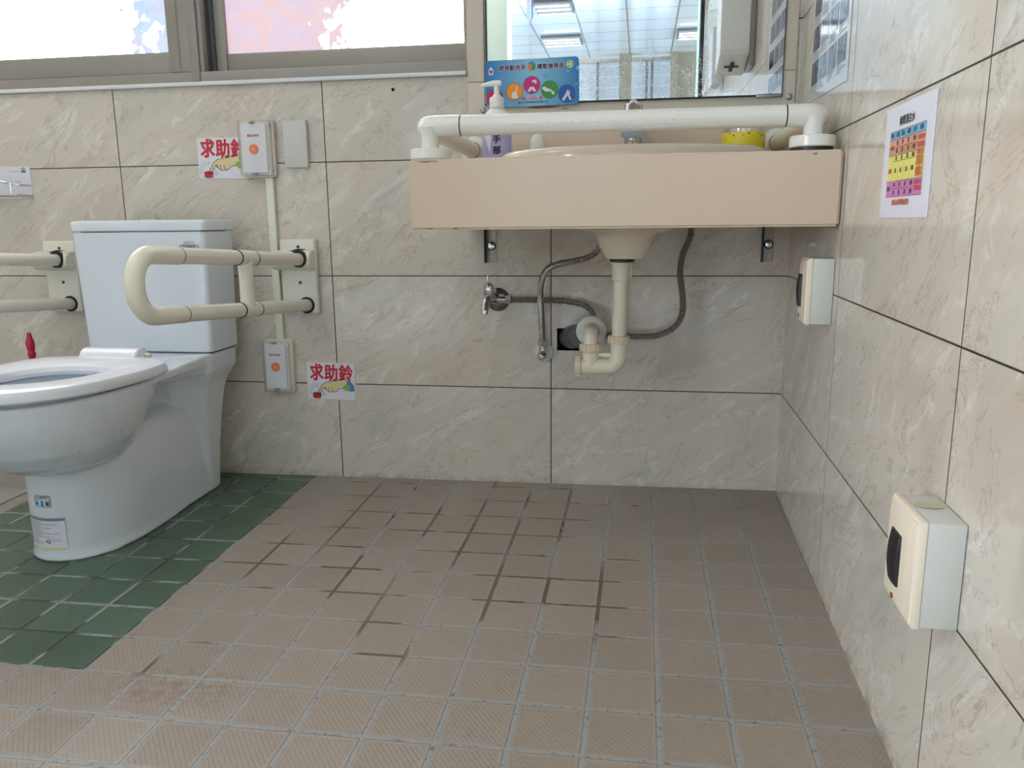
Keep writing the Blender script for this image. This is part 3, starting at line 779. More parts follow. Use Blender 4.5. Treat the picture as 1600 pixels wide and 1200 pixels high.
yc = thing('yellow_based_cup', 'round clear plastic cup with wide yellow base right of faucet', 'cup', (-.137, -.12, .822))
obj('cup_base', lathe(B(), [(.046, .0), (.048, .004), (.049, .066), (.0475, .0715), (.044, .0715), (.044, .066)], (-.137, -.12, .8222), n=40), M['yellow'], yc)
obj('cup_wall', lathe(B(), [(.0435, .06), (.0435, .112), (.042, .113), (.041, .112), (.041, .06)], (-.137, -.12, .8222), n=40), M['clear'], yc)
bm = B()
for k in range(9):
    a = math.radians(212+k*13); z_ = .895-.0095 + (.004 if k % 2 else 0)
    cyl(bm, (-.137+.0488*math.cos(a), -.12+.0488*math.sin(a), z_), (-.137+.0495*math.cos(a), -.12+.0495*math.sin(a), z_), .0007+.0006*(k % 3), n=6)
obj('mould_specks', bm, INK, yc)
bm = lathe(B(), [(.017, 0), (.0175, .01), (.0175, .058), (.0155, .072), (.010, .081), (.003, .0845)], (-.612, -.12, .8222), n=32)
o = obj('soap_case', bm, M['white_pl']); own_origin(o); tag(o, 'small white round-topped plastic case standing behind the basin rim', 'case')

# hand-washing sign against the mirror
Mx = plane_mat((-.639, -.0185, 1.0385), '-Y') @ Matrix.Rotation(math.radians(.6), 4, 'Z')
hs = thing('hand_washing_sign', 'blue rounded hand-washing sign leaning on lower left of mirror', 'sign', (-.639, -.0185, .984))
W2, H2 = .1165, .0555
m = NT('blue_bubble_print'); x, y, z = m.xyz()
v = m.comb(x, z)
bub = m.mrange(m.voro(v, 42), .28, .32, 1, 0); sel = m.voro(v, 42, out='Color'); sp_ = m.n.new('ShaderNodeSeparateColor'); m.put(sp_.inputs[0], sel)
dx = m.math('ADD', x, .635); rad = m.math('MULTIPLY', m.math('ABSOLUTE', dx), 8.0)
base_c = m.mix(m.mrange(rad, .1, .9), srgb(130, 190, 220), srgb(8, 118, 190))
base_c = m.mix(m.math('MULTIPLY', bub, m.mrange(sp_.outputs[0], .5, .55, 0, .5)), base_c, m.mix(sp_.outputs[1], srgb(20, 110, 190), srgb(190, 222, 240)))
m.put(m.b.inputs['Base Color'], base_c); m.b.inputs['Roughness'].default_value = .3
bm = B(); prism(bm, rrect(-W2, W2, -H2, H2, .009), Mx, -.003, 0)
obj('board', bm, m.m, hs)
for wd_, wx_ in (('肥皂勤洗手', -.048), ('擦乾後再走', .0475)):
    bm = B(); text(bm, wd_, .0135, wx_, .0355, Mx, .0003, .0005)
    lt = obj('lettering', bm, ink('plum_ink', srgb(70, 30, 80)), hs, smooth=False)
    bm = B(); text(bm, wd_, .0135, wx_, .0355, Mx, .0001, .0012); obj('lettering_outline', bm, M['paper'], lt, smooth=False)
def dpart(name, fn, mt, par=None, label=None):
    b_ = B(); fn(b_); return obj(name, b_, mt, par or hs, smooth=False, label=label)
cx, cy = 0, .0385
cu_ = dpart('cube_top', lambda q: poly(q, [(cx-.010, cy+.006), (cx, cy+.002), (cx+.010, cy+.006), (cx+.001, cy+.012)], Mx, .0004), ink('cube_blue', srgb(60, 150, 205)))
dpart('cube_left', lambda q: poly(q, [(cx-.010, cy+.0055), (cx-.0003, cy+.0015), (cx-.0003, cy-.012), (cx-.009, cy-.007)], Mx, .0004), ink('cube_orange', srgb(226, 120, 52)))
dpart('cube_right', lambda q: poly(q, [(cx+.0003, cy+.0015), (cx+.010, cy+.0055), (cx+.0095, cy-.007), (cx+.0003, cy-.012)], Mx, .0004), ink('cube_green', srgb(70, 150, 84)))
dpart('house_logo', lambda q: poly(q, [(-.108, .022), (-.096, .022), (-.096, .034), (-.102, .0415), (-.108, .034)], Mx, .0003), M['paper'])
def heart(q): 
    disc(q, -.1037, .0305, .0022, .0032, Mx, .0005); disc(q, -.1003, .0305, .0022, .0032, Mx, .0005); poly(q, [(-.1055, .029), (-.0985, .029), (-.102, .0235)], Mx, .0006)
dpart('logo_heart', heart, ink('logo_red', srgb(160, 60, 40)))
dpart('recycling_badge', lambda q: disc(q, .095, .0385, .0085, .0085, Mx, .0003), ink('badge_cream', srgb(225, 225, 150)))
def arrows(q):
    for k in range(3):
        a = math.radians(90+120*k); pts_ = [(.095+.0052*math.cos(a+t), .0385+.0052*math.sin(a+t)) for t in (0, .4, .8, 1.2)]
        stroke(q, pts_, .002, Mx, .0005)
dpart('badge_arrows', arrows, ink('badge_green', srgb(40, 130, 70)))
cols = [(-.094, -.033, srgb(190, 30, 70), 'red'), (-.0435, -.0195, srgb(242, 150, 40), 'orange'), (0, -.006, srgb(206, 30, 120), 'magenta'), (.044, -.0187, srgb(60, 150, 64), 'green'), (.0865, -.030, srgb(24, 96, 180), 'blue')]
for (px_, py_, co, nm) in cols:
    pc = dpart('picture_circle', lambda q: disc(q, px_, py_, .0205, .0205, Mx, .0005), ink('circle_'+nm, co), label=nm+' picture circle')
    def outline(q): stroke(q, [(px_+.0208*math.cos(2*PI*i/28), py_+.0208*math.sin(2*PI*i/28)) for i in range(28)], .0008, Mx, .0005, True)
    dpart('circle_outline', outline, ink('outline_navy', srgb(30, 40, 80)), pc)
    if nm == 'orange':
        fn = lambda q: (poly(q, [(px_-.007, py_-.0165), (px_+.008, py_-.0165), (px_+.006, py_-.004), (px_+.002, py_+.001), (px_-.004, py_-.001), (px_-.0075, py_-.007)], Mx, .0010), poly(q, [(px_+.003, py_+.0), (px_+.007, py_+.0), (px_+.008, py_+.012), (px_+.004, py_+.012)], Mx, .0010))
    elif nm == 'magenta':
        fn = lambda q: (poly(q, [(px_-.011, py_-.0145), (px_-.005, py_-.004), (px_+.005, py_-.004), (px_+.011, py_-.0145), (px_+.006, py_-.016), (px_, py_-.011), (px_-.006, py_-.016)], Mx, .0010), poly(q, [(px_+.001, py_+.006), (px_+.001, py_+.011), (px_+.012, py_+.012), (px_+.012, py_+.003), (px_+.008, py_+.003), (px_+.007, py_+.007)], Mx, .0010))
    elif nm == 'green':
        fn = lambda q: (poly(q, [(px_-.018, py_+.006), (px_-.013, py_+.008), (px_-.003, py_+.003), (px_+.005, py_+.0), (px_+.006, py_-.003), (px_-.004, py_-.005), (px_-.012, py_-.003), (px_-.018, py_+.002)], Mx, .0010), poly(q, [(px_+.002, py_-.004), (px_+.012, py_-.004), (px_+.012, py_-.012), (px_+.008, py_-.012)], Mx, .0010))
    elif nm == 'blue':
        fn = lambda q: (poly(q, [(px_-.012, py_-.013), (px_-.007, py_-.017), (px_+.004, py_-.002), (px_+.004, py_+.008), (px_+.001, py_+.008), (px_-.002, py_+.001)], Mx, .0010), poly(q, [(px_+.006, py_+.007), (px_+.008, py_+.007), (px_+.007, py_-.004), (px_+.012, py_-.014), (px_+.007, py_-.016), (px_+.003, py_-.006)], Mx, .0010))
    else:
        fn = lambda q: poly(q, [(px_-.010, py_-.012), (px_-.002, py_-.014), (px_+.008, py_+.002), (px_+.004, py_+.006)], Mx, .0010)
    dpart('hand_picture', fn, M['paper'], pc)
dpart('red_caption', lambda q: poly(q, rrect(-.024, .024, -.0395, -.0335, .0015, 3), Mx, .0003), RED)
b_ = B(); text(b_, '正確洗手五步驟', .0055, 0, -.0365, Mx, .0006, .0001); obj('caption_lettering', b_, M['paper'], hs, smooth=False)
b_ = B(); text(b_, '臺北市政府教育局關心您', .0048, .003, -.0465, Mx, .0004, .0001, 1.45); obj('footer_lettering', b_, ink('navy_ink', srgb(24, 52, 120)), hs, smooth=False)

# ================================================================== UNDER THE COUNTER
for k, (x0, x1) in enumerate(((-.765, -.737), (-.067, -.0395))):
    br = thing('counter_bracket', 'galvanised steel bracket bolted to the wall under the %s end of the counter' % ('left' if k == 0 else 'right'), 'bracket', ((x0+x1)/2, -.002, .597), 0, 'steel brackets under the counter')
    bm = box(B(), x0+.002, x1, -.003, -.0003, .597, .799, .0006)
    obj('upright', bm, M['galv'], br)
    bm = B(); box(bm, x0-.001, x0+.002, -.022, -.0003, .597, .799); box(bm, x0+.001, x1, -.3, -.003, .793, .799); obj('side_flange', bm, ink('dark_steel', srgb(46, 46, 44), .6), br)
    xc = (x0+x1)/2+.002
    obj('washer', lathe(B(), [(.0115, 0), (.0115, .002), (.0085, .0025), (.006, .0025)], (xc, -.003, .640), (0, -1, 0), 24), M['dark_steel'], br)
    obj('bolt', lathe(B(), [(.0085, .002), (.0085, .008), (.0045, .0088), (.0045, .015), (.0005, .0155)], (xc, -.003, .640), (0, -1, 0), 12), M['chrome'], br)

# wall tap
tp = thing('wall_tap', 'small chrome wall tap with round rose left of the sink hoses', 'tap', (-.735, -.002, .503))
obj('rose', lathe(B(), [(.031, 0), (.031, .003), (.026, .008), (.012, .011)], (-.7345, -.0005, .5), (0, -1, 0), 36), ink('smoky_chrome', srgb(128, 126, 124), .2), tp)
M['smoky_chrome'].node_tree.nodes['Principled BSDF'].inputs['Metallic'].default_value = .9
bm = sweep(B(), fillet([(-.7345, -.006, .502), (-.742, -.05, .508), (-.7505, -.078, .508), (-.7535, -.088, .478)], .016, 6), .0105, 20)
obj('tap_body', bm, M['chrome'], tp)
obj('spout_tip', cyl(B(), (-.7533, -.0875, .487), (-.7545, -.0905, .470), .0085, .0095, 20, .001), M['chrome'], tp)
obj('bonnet', lathe(B(), [(.0125, 0), (.0145, .006), (.0145, .022), (.0125, .032), (.007, .037)], (-.747, -.058, .511), (0, -.15, 1), 24), M['chrome'], tp)
obj('tap_handle', box(B(), -.7505, -.7465, -.072, -.056, .547, .568, .0015), M['chrome'], tp)
obj('outlet_nut', cyl(B(), (-.709, -.028, .502), (-.695, -.028, .502), .0125, n=6), M['galv'], tp)
obj('outlet_neck', cyl(B(), (-.735, -.028, .503), (-.705, -.028, .502), .0085, n=16), M['chrome'], tp)
# hose from the tap
ho = thing('tap_hose', 'corrugated steel hose running right from the wall tap', 'hose', (-.6, -.03, .5), 0, 'corrugated steel hoses under the basin')
obj('hose_tube', corrugated(B(), [(-.697, -.028, .502), (-.66, -.03, .502), (-.6, -.034, .502), (-.55, -.038, .500), (-.508, -.042, .492), (-.487, -.044, .478), (-.4795, -.044, .462), (-.4795, -.042, .44)], .0078), M['hose'], ho)
obj('hose_nut', cyl(B(), (-.4795, -.042, .443), (-.4795, -.042, .428), .0105, n=6), M['galv'], ho)
# stop valve and its hose
sv = thing('stop_valve', 'chrome stop valve on white round rose under the left hose', 'valve', (-.6135, -.001, .36))
obj('rose', lathe(B(), [(.0268, 0), (.0268, .002), (.024, .005), (.008, .006)], (-.6135, -.0005, .3605), (0, -1, 0), 36), M['white_rubber'], sv)
obj('valve_body', lathe(B(), [(.009, 0), (.009, .02), (.0125, .026), (.0125, .036), (.0105, .043), (.005, .048), (.001, .0485)], (-.6135, -.004, .3565), (0, -1, .0), 28), M['chrome'], sv)
obj('valve_neck', cyl(B(), (-.6135, -.022, .36), (-.6135, -.022, .384), .0085, n=20), M['chrome'], sv)
h2 = thing('left_supply_hose', 'corrugated steel hose curving up from stop valve to left of basin bowl', 'hose', (-.6135, -.03, .39), 0, 'corrugated steel hoses under the basin')
obj('hose_nut', cyl(B(), (-.6135, -.022, .380), (-.6135, -.022, .396), .0125, n=6), M['galv'], h2)
obj('hose_tube', corrugated(B(), [(-.6135, -.022, .395), (-.613, -.035, .43), (-.6125, -.055, .47), (-.611, -.08, .51), (-.607, -.10, .55), (-.592, -.12, .582), (-.565, -.14, .598), (-.525, -.155, .607), (-.49, -.155, .615), (-.466, -.15, .632), (-.457, -.135, .66), (-.455, -.12, .70)], .0078), M['hose'], h2)
h3 = thing('right_supply_hose', 'corrugated steel hose looping on the right of the drainpipe', 'hose', (-.3, -.03, .42), 0, 'corrugated steel hoses under the basin')
obj('hose_tube', corrugated(B(), [(-.452, -.02, .4105), (-.40, -.03, .4105), (-.345, -.04, .411), (-.305, -.045, .419), (-.272, -.045, .441), (-.257, -.05, .475), (-.259, -.06, .52), (-.267, -.07, .575), (-.262, -.08, .62), (-.247, -.09, .66), (-.243, -.10, .71)], .0078), M['hose'], h3)
v3 = thing('rear_stop_valve', 'small valve body mostly hidden behind the white drain collar', 'valve', (-.47, -.001, .41))
obj('rose', lathe(B(), [(.03, 0), (.03, .002), (.027, .005), (.008, .006)], (-.4795, -.0005, .395), (0, -1, 0), 36), M['white_rubber'], v3)
obj('valve_body', cyl(B(), (-.4795, -.004, .405), (-.4795, -.05, .405), .011, n=20, bev=.001), M['chrome'], v3)
obj('valve_neck', cyl(B(), (-.4795, -.042, .405), (-.4795, -.042, .43), .008, n=16), M['chrome'], v3)
obj('valve_arm', cyl(B(), (-.4795, -.02, .4105), (-.448, -.02, .4105), .008, n=16), M['galv'], v3)

# drain trap
dt = thing('drain_trap', 'cream plastic sink drainpipe with U bend and ribbed nuts', 'drainpipe', (-.408, -.26, .36))
X0, Y0_ = -.4085, -.262
obj('basin_gasket', lathe(B(), [(.020, 0), (.0275, .001), (.0275, .006), (.024, .0085)], (-.404, Y0_, .6105), n=36), M['black'], dt)
obj('upper_collar', lathe(B(), [(.0185, 0), (.0205, .002), (.0205, .033), (.0225, .036), (.0225, .0415), (.019, .0435)], (-.406, Y0_, .568), n=36), M['cream_pipe'], dt)
obj('overflow_clip', box(B(), -.3865, -.3825, Y0_-.004, Y0_+.004, .574, .608, .001), M['cream_pipe'], dt)
obj('tailpiece', sweep(B(), [(-.406, Y0_, .575), (X0, Y0_, .435)], .0165, 30), M['cream_pipe'], dt)
def rnut(name, p0, p1, rr, teeth=14):
    bm = B(); p0 = Vector(p0); p1 = Vector(p1); cyl(bm, p0, p1, rr, n=40, bev=.0015)
    s, t = frame(p1-p0); d = (p1-p0).normalized(); L = (p1-p0).length
    for k in range(teeth):
        a = 2*PI*k/teeth; c_ = (p0+p1)/2 + (s*math.cos(a)+t*math.sin(a))*rr
        q = B(); bmesh.ops.create_cube(q, size=1); q.transform(Matrix.Diagonal((.0028, .003, L*.84, 1)))
        rt = Matrix((( -s*math.sin(a)+t*math.cos(a)), (s*math.cos(a)+t*math.sin(a)), d)).transposed().to_4x4()
        q.transform(Matrix.Translation(c_) @ rt); join(bm, q)
    return obj(name, bm, M['cream_nut'], dt)
rnut('ribbed_nut', (X0, Y0_, .444), (X0, Y0_, .4265), .0235)
bm = sweep(B(), fillet([(X0, Y0_, .432), (X0, Y0_, .3725), (-.497, Y0_, .3705)], .026, 12), .0185, 32)
sweep(bm, [(-.4725, Y0_, .371), (-.4725, Y0_, .412)], .0185, 32)
obj('u_bend', bm, M['cream_pipe'], dt)
obj('tie_bar', box(B(), -.462, -.415, Y0_-.003, Y0_+.003, .395, .404, .001), M['cream_pipe'], dt)
rnut('cleanout_cap', (-.494, Y0_, .370), (-.5075, Y0_, .370), .0235)
rnut('ribbed_nut', (-.4725, Y0_, .408), (-.4725, Y0_, .4245), .0245)
bm = sweep(B(), fillet([(-.4725, Y0_, .418), (-.4725, Y0_, .446), (-.4735, Y0_+.06, .449), (-.482, Y0_+.13, .433)], .024, 10), .0162, 28)
obj('outlet_elbow', bm, M['cream_pipe'], dt)
dd = Vector((-.055, .10, -.042)).normalized()
wc = thing('drain_sleeve', 'dark grey pipe with white rubber collar leaving a square wall hole', 'pipe', (-.52, -.06, .4))
c0 = Vector((-.478, -.155, .4395))
obj('rubber_collar', lathe(B(), [(.0165, -.004), (.02, -.007), (.032, -.006), (.0365, -.002), (.0365, .006), (.034, .009), (.028, .010)], c0, (-.22, 1, -.12), 44), M['white_rubber'], wc)
obj('grey_pipe', sweep(B(), [c0+Vector((-.003, .006, -.002)), (-.512, -.08, .416), (-.545, .03, .3975)], [.0285, .0285, .0285], 36), M['grey_pvc'], wc)
obj('grey_socket', sweep(B(), [(-.5195, -.06, .412), (-.546, .032, .3965)], [.0305, .0305], 36), M['grey_pvc'], wc)

# ================================================================== TOILET
TX = -1.635
to = thing('toilet', 'white ceramic close-coupled toilet standing on green floor tiles', 'toilet', (TX, -.35, -.02))
def dshape(hw, yf, yb_, rl, z0, n=40, hwb=None, rb=.02, zf=None):
    hwb = hwb or hw; pts = []
    for i in range(n+1):
        a = PI + PI*i/n
        pts.append((TX+hw*math.cos(a), yf+rl+rl*math.sin(a)))
    pts.append((TX+hwb, yb_-rb)); pts.append((TX+hwb-rb*.3, yb_-rb*.3)); pts.append((TX+hwb-rb, yb_))
    pts.append((TX-hwb+rb, yb_)); pts.append((TX-hwb+rb*.3, yb_-rb*.3)); pts.append((TX-hwb, yb_-rb))
    return [(x_, y_, (zf(x_, y_) if zf else 0)+z0) for x_, y_ in pts]
def loft(bm, secs):
    rings = [[bm.verts.new(p) for p in s] for s in secs]; n = len(rings[0])
    for a, b_ in zip(rings, rings[1:]):
        for i in range(n): bm.faces.new((a[i], a[(i+1) % n], b_[(i+1) % n], b_[i]))
    bm.faces.new(rings[0][::-1]); bm.faces.new(rings[-1])
bm = B()
# pedestal
loft(bm, [dshape(.124, -.619, -.10, .168, 0, hwb=.121, zf=fz), dshape(.1225, -.617, -.10, .168, .006, hwb=.120, zf=fz), dshape(.119, -.614, -.10, .166, .024, hwb=.119, zf=fz),
          dshape(.118, -.614, -.10, .165, .10, hwb=.117), dshape(.117, -.615, -.10, .165, .19, hwb=.113), dshape(.110, -.612, -.10, .165, .226, hwb=.108), dshape(.100, -.60, -.10, .16, .240, hwb=.098), dshape(.062, -.58, -.10, .15, .258, hwb=.062), dshape(.056, -.58, -.10, .15, .35, hwb=.056)])
# rear column that flares to the deck
q = B()
def rectring(hw, y0, y1, z_, fy, r_=.008): return [(TX+a, b_, z_) for a, b_ in ((-.085, y0-fy), (.085, y0-fy), (hw-.004, y0), (hw, y0+r_), (hw, y1-r_), (hw-r_, y1), (-hw+r_, y1), (-hw, y1-r_), (-hw, y0+r_), (-hw+.004, y0))]
loft(q, [rectring(.122, -.155, -.10, -.014, .0), rectring(.128, -.165, -.092, .10, .025), rectring(.137, -.180, -.082, .20, .05), rectring(.145, -.188, -.075, .26, .06), rectring(.152, -.192, -.068, .29, .065), rectring(.172, -.194, -.052, .325, .07), rectring(.1755, -.194, -.05, .374, .07)])
join(bm, q)
# bowl
q = B()
def ell(hw, yf, yb_, z_, n=44, e=2.25):
    cy_ = (yf+yb_)/2; ry = (yb_-yf)/2; out = []
    for i in range(n):
        a = 2*PI*i/n; ca, sa = math.cos(a), math.sin(a)
        out.append((TX+hw*math.copysign(abs(ca)**(2/e), ca), cy_+ry*math.copysign(abs(sa)**(2/e), sa), z_))
    return out
loft(q, [ell(.080, -.625, -.45, .180), ell(.115, -.672, -.43, .192), ell(.140, -.712, -.40, .213), ell(.158, -.745, -.37, .244), ell(.170, -.768, -.345, .280), ell(.178, -.782, -.32, .310), ell(.183, -.79, -.30, .338), ell(.185, -.792, -.29, .354), ell(.181, -.788, -.295, .360)])
join(bm, q)
# deck joining bowl and tank
q = B()
loft(q, [[(TX+a, b_, .322+(.012 if b_ < -.3 else 0)) for a, b_ in ((-.160, -.07), (-.160, -.2), (-.150, -.44), (.150, -.44), (.160, -.2), (.160, -.07))],
         [(TX+a, b_, .345) for a, b_ in ((-.17, -.06), (-.166, -.22), (-.178, -.46), (.178, -.46), (.166, -.22), (.17, -.06))],
         [(TX+a, b_, .371-(.010 if b_ < -.3 else 0)) for a, b_ in ((-.17, -.06), (-.166, -.22), (-.178, -.46), (.178, -.46), (.166, -.22), (.17, -.06))]])
join(bm, q)
body = obj('bowl_and_pedestal', bm, M['ceramic'], to)
bake(body, [('REMESH', dict(mode='VOXEL', voxel_size=.0042, use_smooth_shade=True))])
q = B(); bmesh.ops.create_uvsphere(q, u_segments=40, v_segments=24, radius=1)
q.transform(Matrix.Translation((TX, -.57, .375)) @ Matrix.Diagonal((.128, .19, .17, 1)))
cut = obj('cut', q, M['ceramic'], to)
bake(body, [('BOOLEAN', dict(operation='DIFFERENCE', object=cut, solver='EXACT'))])
bpy.data.objects.remove(cut)
bake(body, [('SMOOTH', dict(factor=.6, iterations=6))])

# dark scuffs on the bowl's side, laid on its surface
for k_, (y_, z_, L_, an_) in enumerate(((-.56, .262, .012, .5), (-.585, .252, .006, .9), (-.57, .242, .006, .2), (-.66, .243, .007, .2), (-.40, .15, .004, .1))):
    ok, loc, nor, _ = body.ray_cast(WM[to].inverted() @ Vector((TX+.5, y_, z_)), Vector((-1, 0, 0)))
    if ok:
        q_ = nor.to_track_quat('Z', 'Y').to_matrix().to_4x4()
        sc_bm = B(); stroke(sc_bm, [(-L_/2*math.cos(an_), -L_/2*math.sin(an_)), (0, .0006), (L_/2*math.cos(an_), L_/2*math.sin(an_))], .0011, WM[to] @ Matrix.Translation(loc+nor*.0005) @ q_ @ Matrix.Rotation(PI/2, 4, 'Z'))
        obj('scuff_mark', sc_bm, ink('scuff_grey', srgb(60, 60, 62)), body, smooth=False)

# tank and lid
TC = TX+.003
def tank_sec(hw, y0, y1, z_, r_=.012):
    out = []
    for cx_, cy_, a in ((TC+hw-r_, y1-r_, 0), (TC-hw+r_, y1-r_, 90), (TC-hw+r_, y0+r_, 180), (TC+hw-r_, y0+r_, 270)):
        for i in range(7):
            t = math.radians(a+15*i); out.append((cx_+r_*math.cos(t), cy_+r_*math.sin(t), z_))
    return out
bm = B(); loft(bm, [tank_sec(.1735, -.190, -.053, .3765), tank_sec(.177, -.194, -.05, .38), tank_sec(.1785, -.195, -.05, .45), tank_sec(.1855, -.198, -.046, .6830), tank_sec(.183, -.195, -.048, .6855)])
tk = obj('tank', bm, M['ceramic'], to)
bm = B(); loft(bm, [tank_sec(.184, -.197, -.048, .6875), tank_sec(.187, -.200, -.045, .690), tank_sec(.1875, -.201, -.044, .706), tank_sec(.184, -.197, -.048, .7130), tank_sec(.174, -.187, -.056, .7155)])
obj('tank_lid', bm, M['ceramic'], to)
obj('flush_button', lathe(B(), [(.030, 0), (.030, .005), (.027, .0065), (.0, .0065)], (TC-.013, -.115, .7153), n=40, sc2=(.75, 1)), M['chrome'], to)
obj('joint_shadow', box(B(), TC-.168, TC+.168, -.182, -.06, .683, .690), M['black'], to)  # black filler paints the shade in the joint under the lid
obj('tank_gasket', box(B(), TC-.168, TC+.168, -.182, -.06, .372, .380), M['black'], to)
# tank print
Mx = plane_mat((-1.4885, -.1990, .6425), '-Y')
bm = B(); stroke(bm, [(-.0245, -.03), (-.025, .006), (-.022, .0095), (.022, .0095), (.025, .006), (.0255, -.03)], .0016, Mx, 0); stroke(bm, [(-.024, .0005), (.024, .0005)], .0013, Mx, 0)
text(bm, 'T1140-PW', .0075, 0, .0048, Mx, 0, .0003, 1.05); text(bm, 'CORSTAR', .0065, .0, .0155, Mx, 0, .0, 1.0); disc(bm, 0, -.007, .0042, .0042, Mx, 0)
obj('printed_badge', bm, ink('grey_print', srgb(70, 78, 92)), tk, smooth=False)

# seat ring
def seat_curve(hw, yf, yb_, n=72, e=2.3, eb=3.2):
    cy_ = yf+(yb_-yf)*.56; out = []
    for i in range(n):
        a = 2*PI*i/n; ca, sa = math.cos(a), math.sin(a); ex = eb if sa > 0 else e
        ry = (yb_-cy_) if sa > 0 else (cy_-yf)
        out.append((TX+hw*math.copysign(abs(ca)**(2/ex), ca), cy_+ry*math.copysign(abs(sa)**(2/ex), sa)))
    return out
O = seat_curve(.192, -.815, -.335, eb=4.2); I = seat_curve(.112, -.71, -.445, e=2.0, eb=2.3)
bm = B(); secs = []
for f_, z_ in ((0.03, .3715), (0, .375), (0, .388), (.04, .3945), (.14, .3985), (.45, .4005), (.8, .3975), (.95, .390), (1, .380), (.98, .3715)):
    secs.append([bm.verts.new((o_[0]+(i_[0]-o_[0])*f_, o_[1]+(i_[1]-o_[1])*f_, z_-.0075+ .007*max(0, (-o_[1]-.5)/.3))) for o_, i_ in zip(O, I)])
n = len(O)
for k in range(len(secs)):
    a, b_ = secs[k], secs[(k+1) % len(secs)]
    for i in range(n): bm.faces.new((a[i], a[(i+1) % n], b_[(i+1) % n], b_[i]))
se = obj('seat', bm, M['seat'], to)
bm = B(); q = [(-.360, .386), (-.343, .405), (-.326, .409), (-.308, .406), (-.302, .397), (-.302, .368), (-.360, .368)]
a = [bm.verts.new((TX-.080, y_, z_)) for y_, z_ in q]; b_ = [bm.verts.new((TX+.072, y_, z_)) for y_, z_ in q]
for i in range(len(q)): bm.faces.new((a[i], a[(i+1) % len(q)], b_[(i+1) % len(q)], b_[i]))
bm.faces.new(a[::-1]); bm.faces.new(b_)
bmesh.ops.bevel(bm, geom=bm.edges[:], offset=.0025, segments=2, affect='EDGES')
obj('seat_hinge', bm, M['seat'], to)
obj('hinge_pin', cyl(B(), (TX+.068, -.314, .389), (TX+.086, -.314, .389), .0062, n=18, bev=.001), M['cream_pipe'], to)
obj('hinge_pin', cyl(B(), (TX-.076, -.314, .389), (TX-.094, -.314, .389), .0062, n=18, bev=.001), M['cream_pipe'], to)
for x_, y_ in ((.14, -.52), (-.14, -.52)):
    obj('seat_bumper', box(B(), TX+x_-.008, TX+x_+.008, y_-.012, y_+.012, .357, .366, .001), M['black'], to)
# stickers on the front of the pedestal follow its round front
def on_ped(u_, z_, off=.0006):
    hw, yf, rl = .1185+off, -.6145-off, .166+off
    a = -PI/2 + u_/.1185
    return Vector((TX+hw*math.cos(a), yf+rl+rl*math.sin(a), z_))
def ped_patch(bm, u0_, u1_, z0_, z1_, off, n=10):
    for i in range(n):
        a = u0_+(u1_-u0_)*i/n; b_ = u0_+(u1_-u0_)*(i+1)/n
        bm.faces.new([bm.verts.new(on_ped(*p, off)) for p in ((a, z0_), (b_, z0_), (b_, z1_), (a, z1_))])
def ped_text(bm, s, size, u_, z_, off, sx=1):
    t = B(); text(t, s, size, 0, 0, Matrix.Identity(4), 0, .0002, sx)
    for v_ in t.verts: v_.co = on_ped(u_+v_.co.x, z_+v_.co.y, off)
    join(bm, t)
def ped_frame(bm, u0_, u1_, z0_, z1_, t_, off):
    ped_patch(bm, u0_, u1_, z0_, z0_+t_, off); ped_patch(bm, u0_, u1_, z1_-t_, z1_, off)
    ped_patch(bm, u0_, u0_+t_, z0_, z1_, off, 1); ped_patch(bm, u1_-t_, u1_, z0_, z1_, off, 1)
a0_, a1_ = -.026, .013; b0, b1 = -.060, .038
stk = obj('badge_sticker', (lambda q: (ped_patch(q, a0_, a1_, .101, .1275, .0005), q)[1])(B()), M['paper'], body, smooth=False)
bm = B(); ped_frame(bm, a0_, a1_, .101, .1275, .0012, .0009); ped_patch(bm, a0_, a1_, .1170, .1177, .0009)
ped_text(bm, 'T1240-PW', .0070, -.0070, .1225, .001)
ped_patch(bm, .002, .010, .104, .114, .0009, 2); obj('sticker_print', bm, ink('grey_print', srgb(70, 78, 92)), body, smooth=False)
bm = B(); ped_patch(bm, -.0235, -.016, .105, .113, .0009, 2); ped_patch(bm, -.010, -.003, .103, .115, .0009, 2)
obj('blue_drops', bm, ink('drop_blue', srgb(40, 140, 215)), body, smooth=False)
obj('notice_sticker', (lambda q: (ped_patch(q, b0, b1, .003, .075, .0005, 14), q)[1])(B()), M['paper'], body, smooth=False)
bm = B(); ped_patch(bm, b0, b1, .069, .0755, .0009, 14); ped_frame(bm, b0, b1, .003, .075, .0006, .0008)
random.seed(8)
for k in range(13):
    z_ = .065-k*.0042; e_ = b0+.004+random.uniform(.03, .078)
    if k in (9, 10): e_ = b0+.03
    ped_patch(bm, b0+.004, e_, z_-.0007, z_+.0005, .0009, 8)
ped_text(bm, '◎', .013, -.002, .021, .001); ped_patch(bm, .006, .026, .026, .0268, .0009, 3); ped_patch(bm, .006, .026, .022, .0228, .0009, 3)
obj('sticker_lines', bm, ink('line_grey', srgb(128, 138, 146)), body, smooth=False)
bm = B(); ped_patch(bm, b0, b1, .003, .0058, .0011, 14); obj('yellow_band', bm, ink('band_yellow', srgb(226, 222, 120)), body, smooth=False)

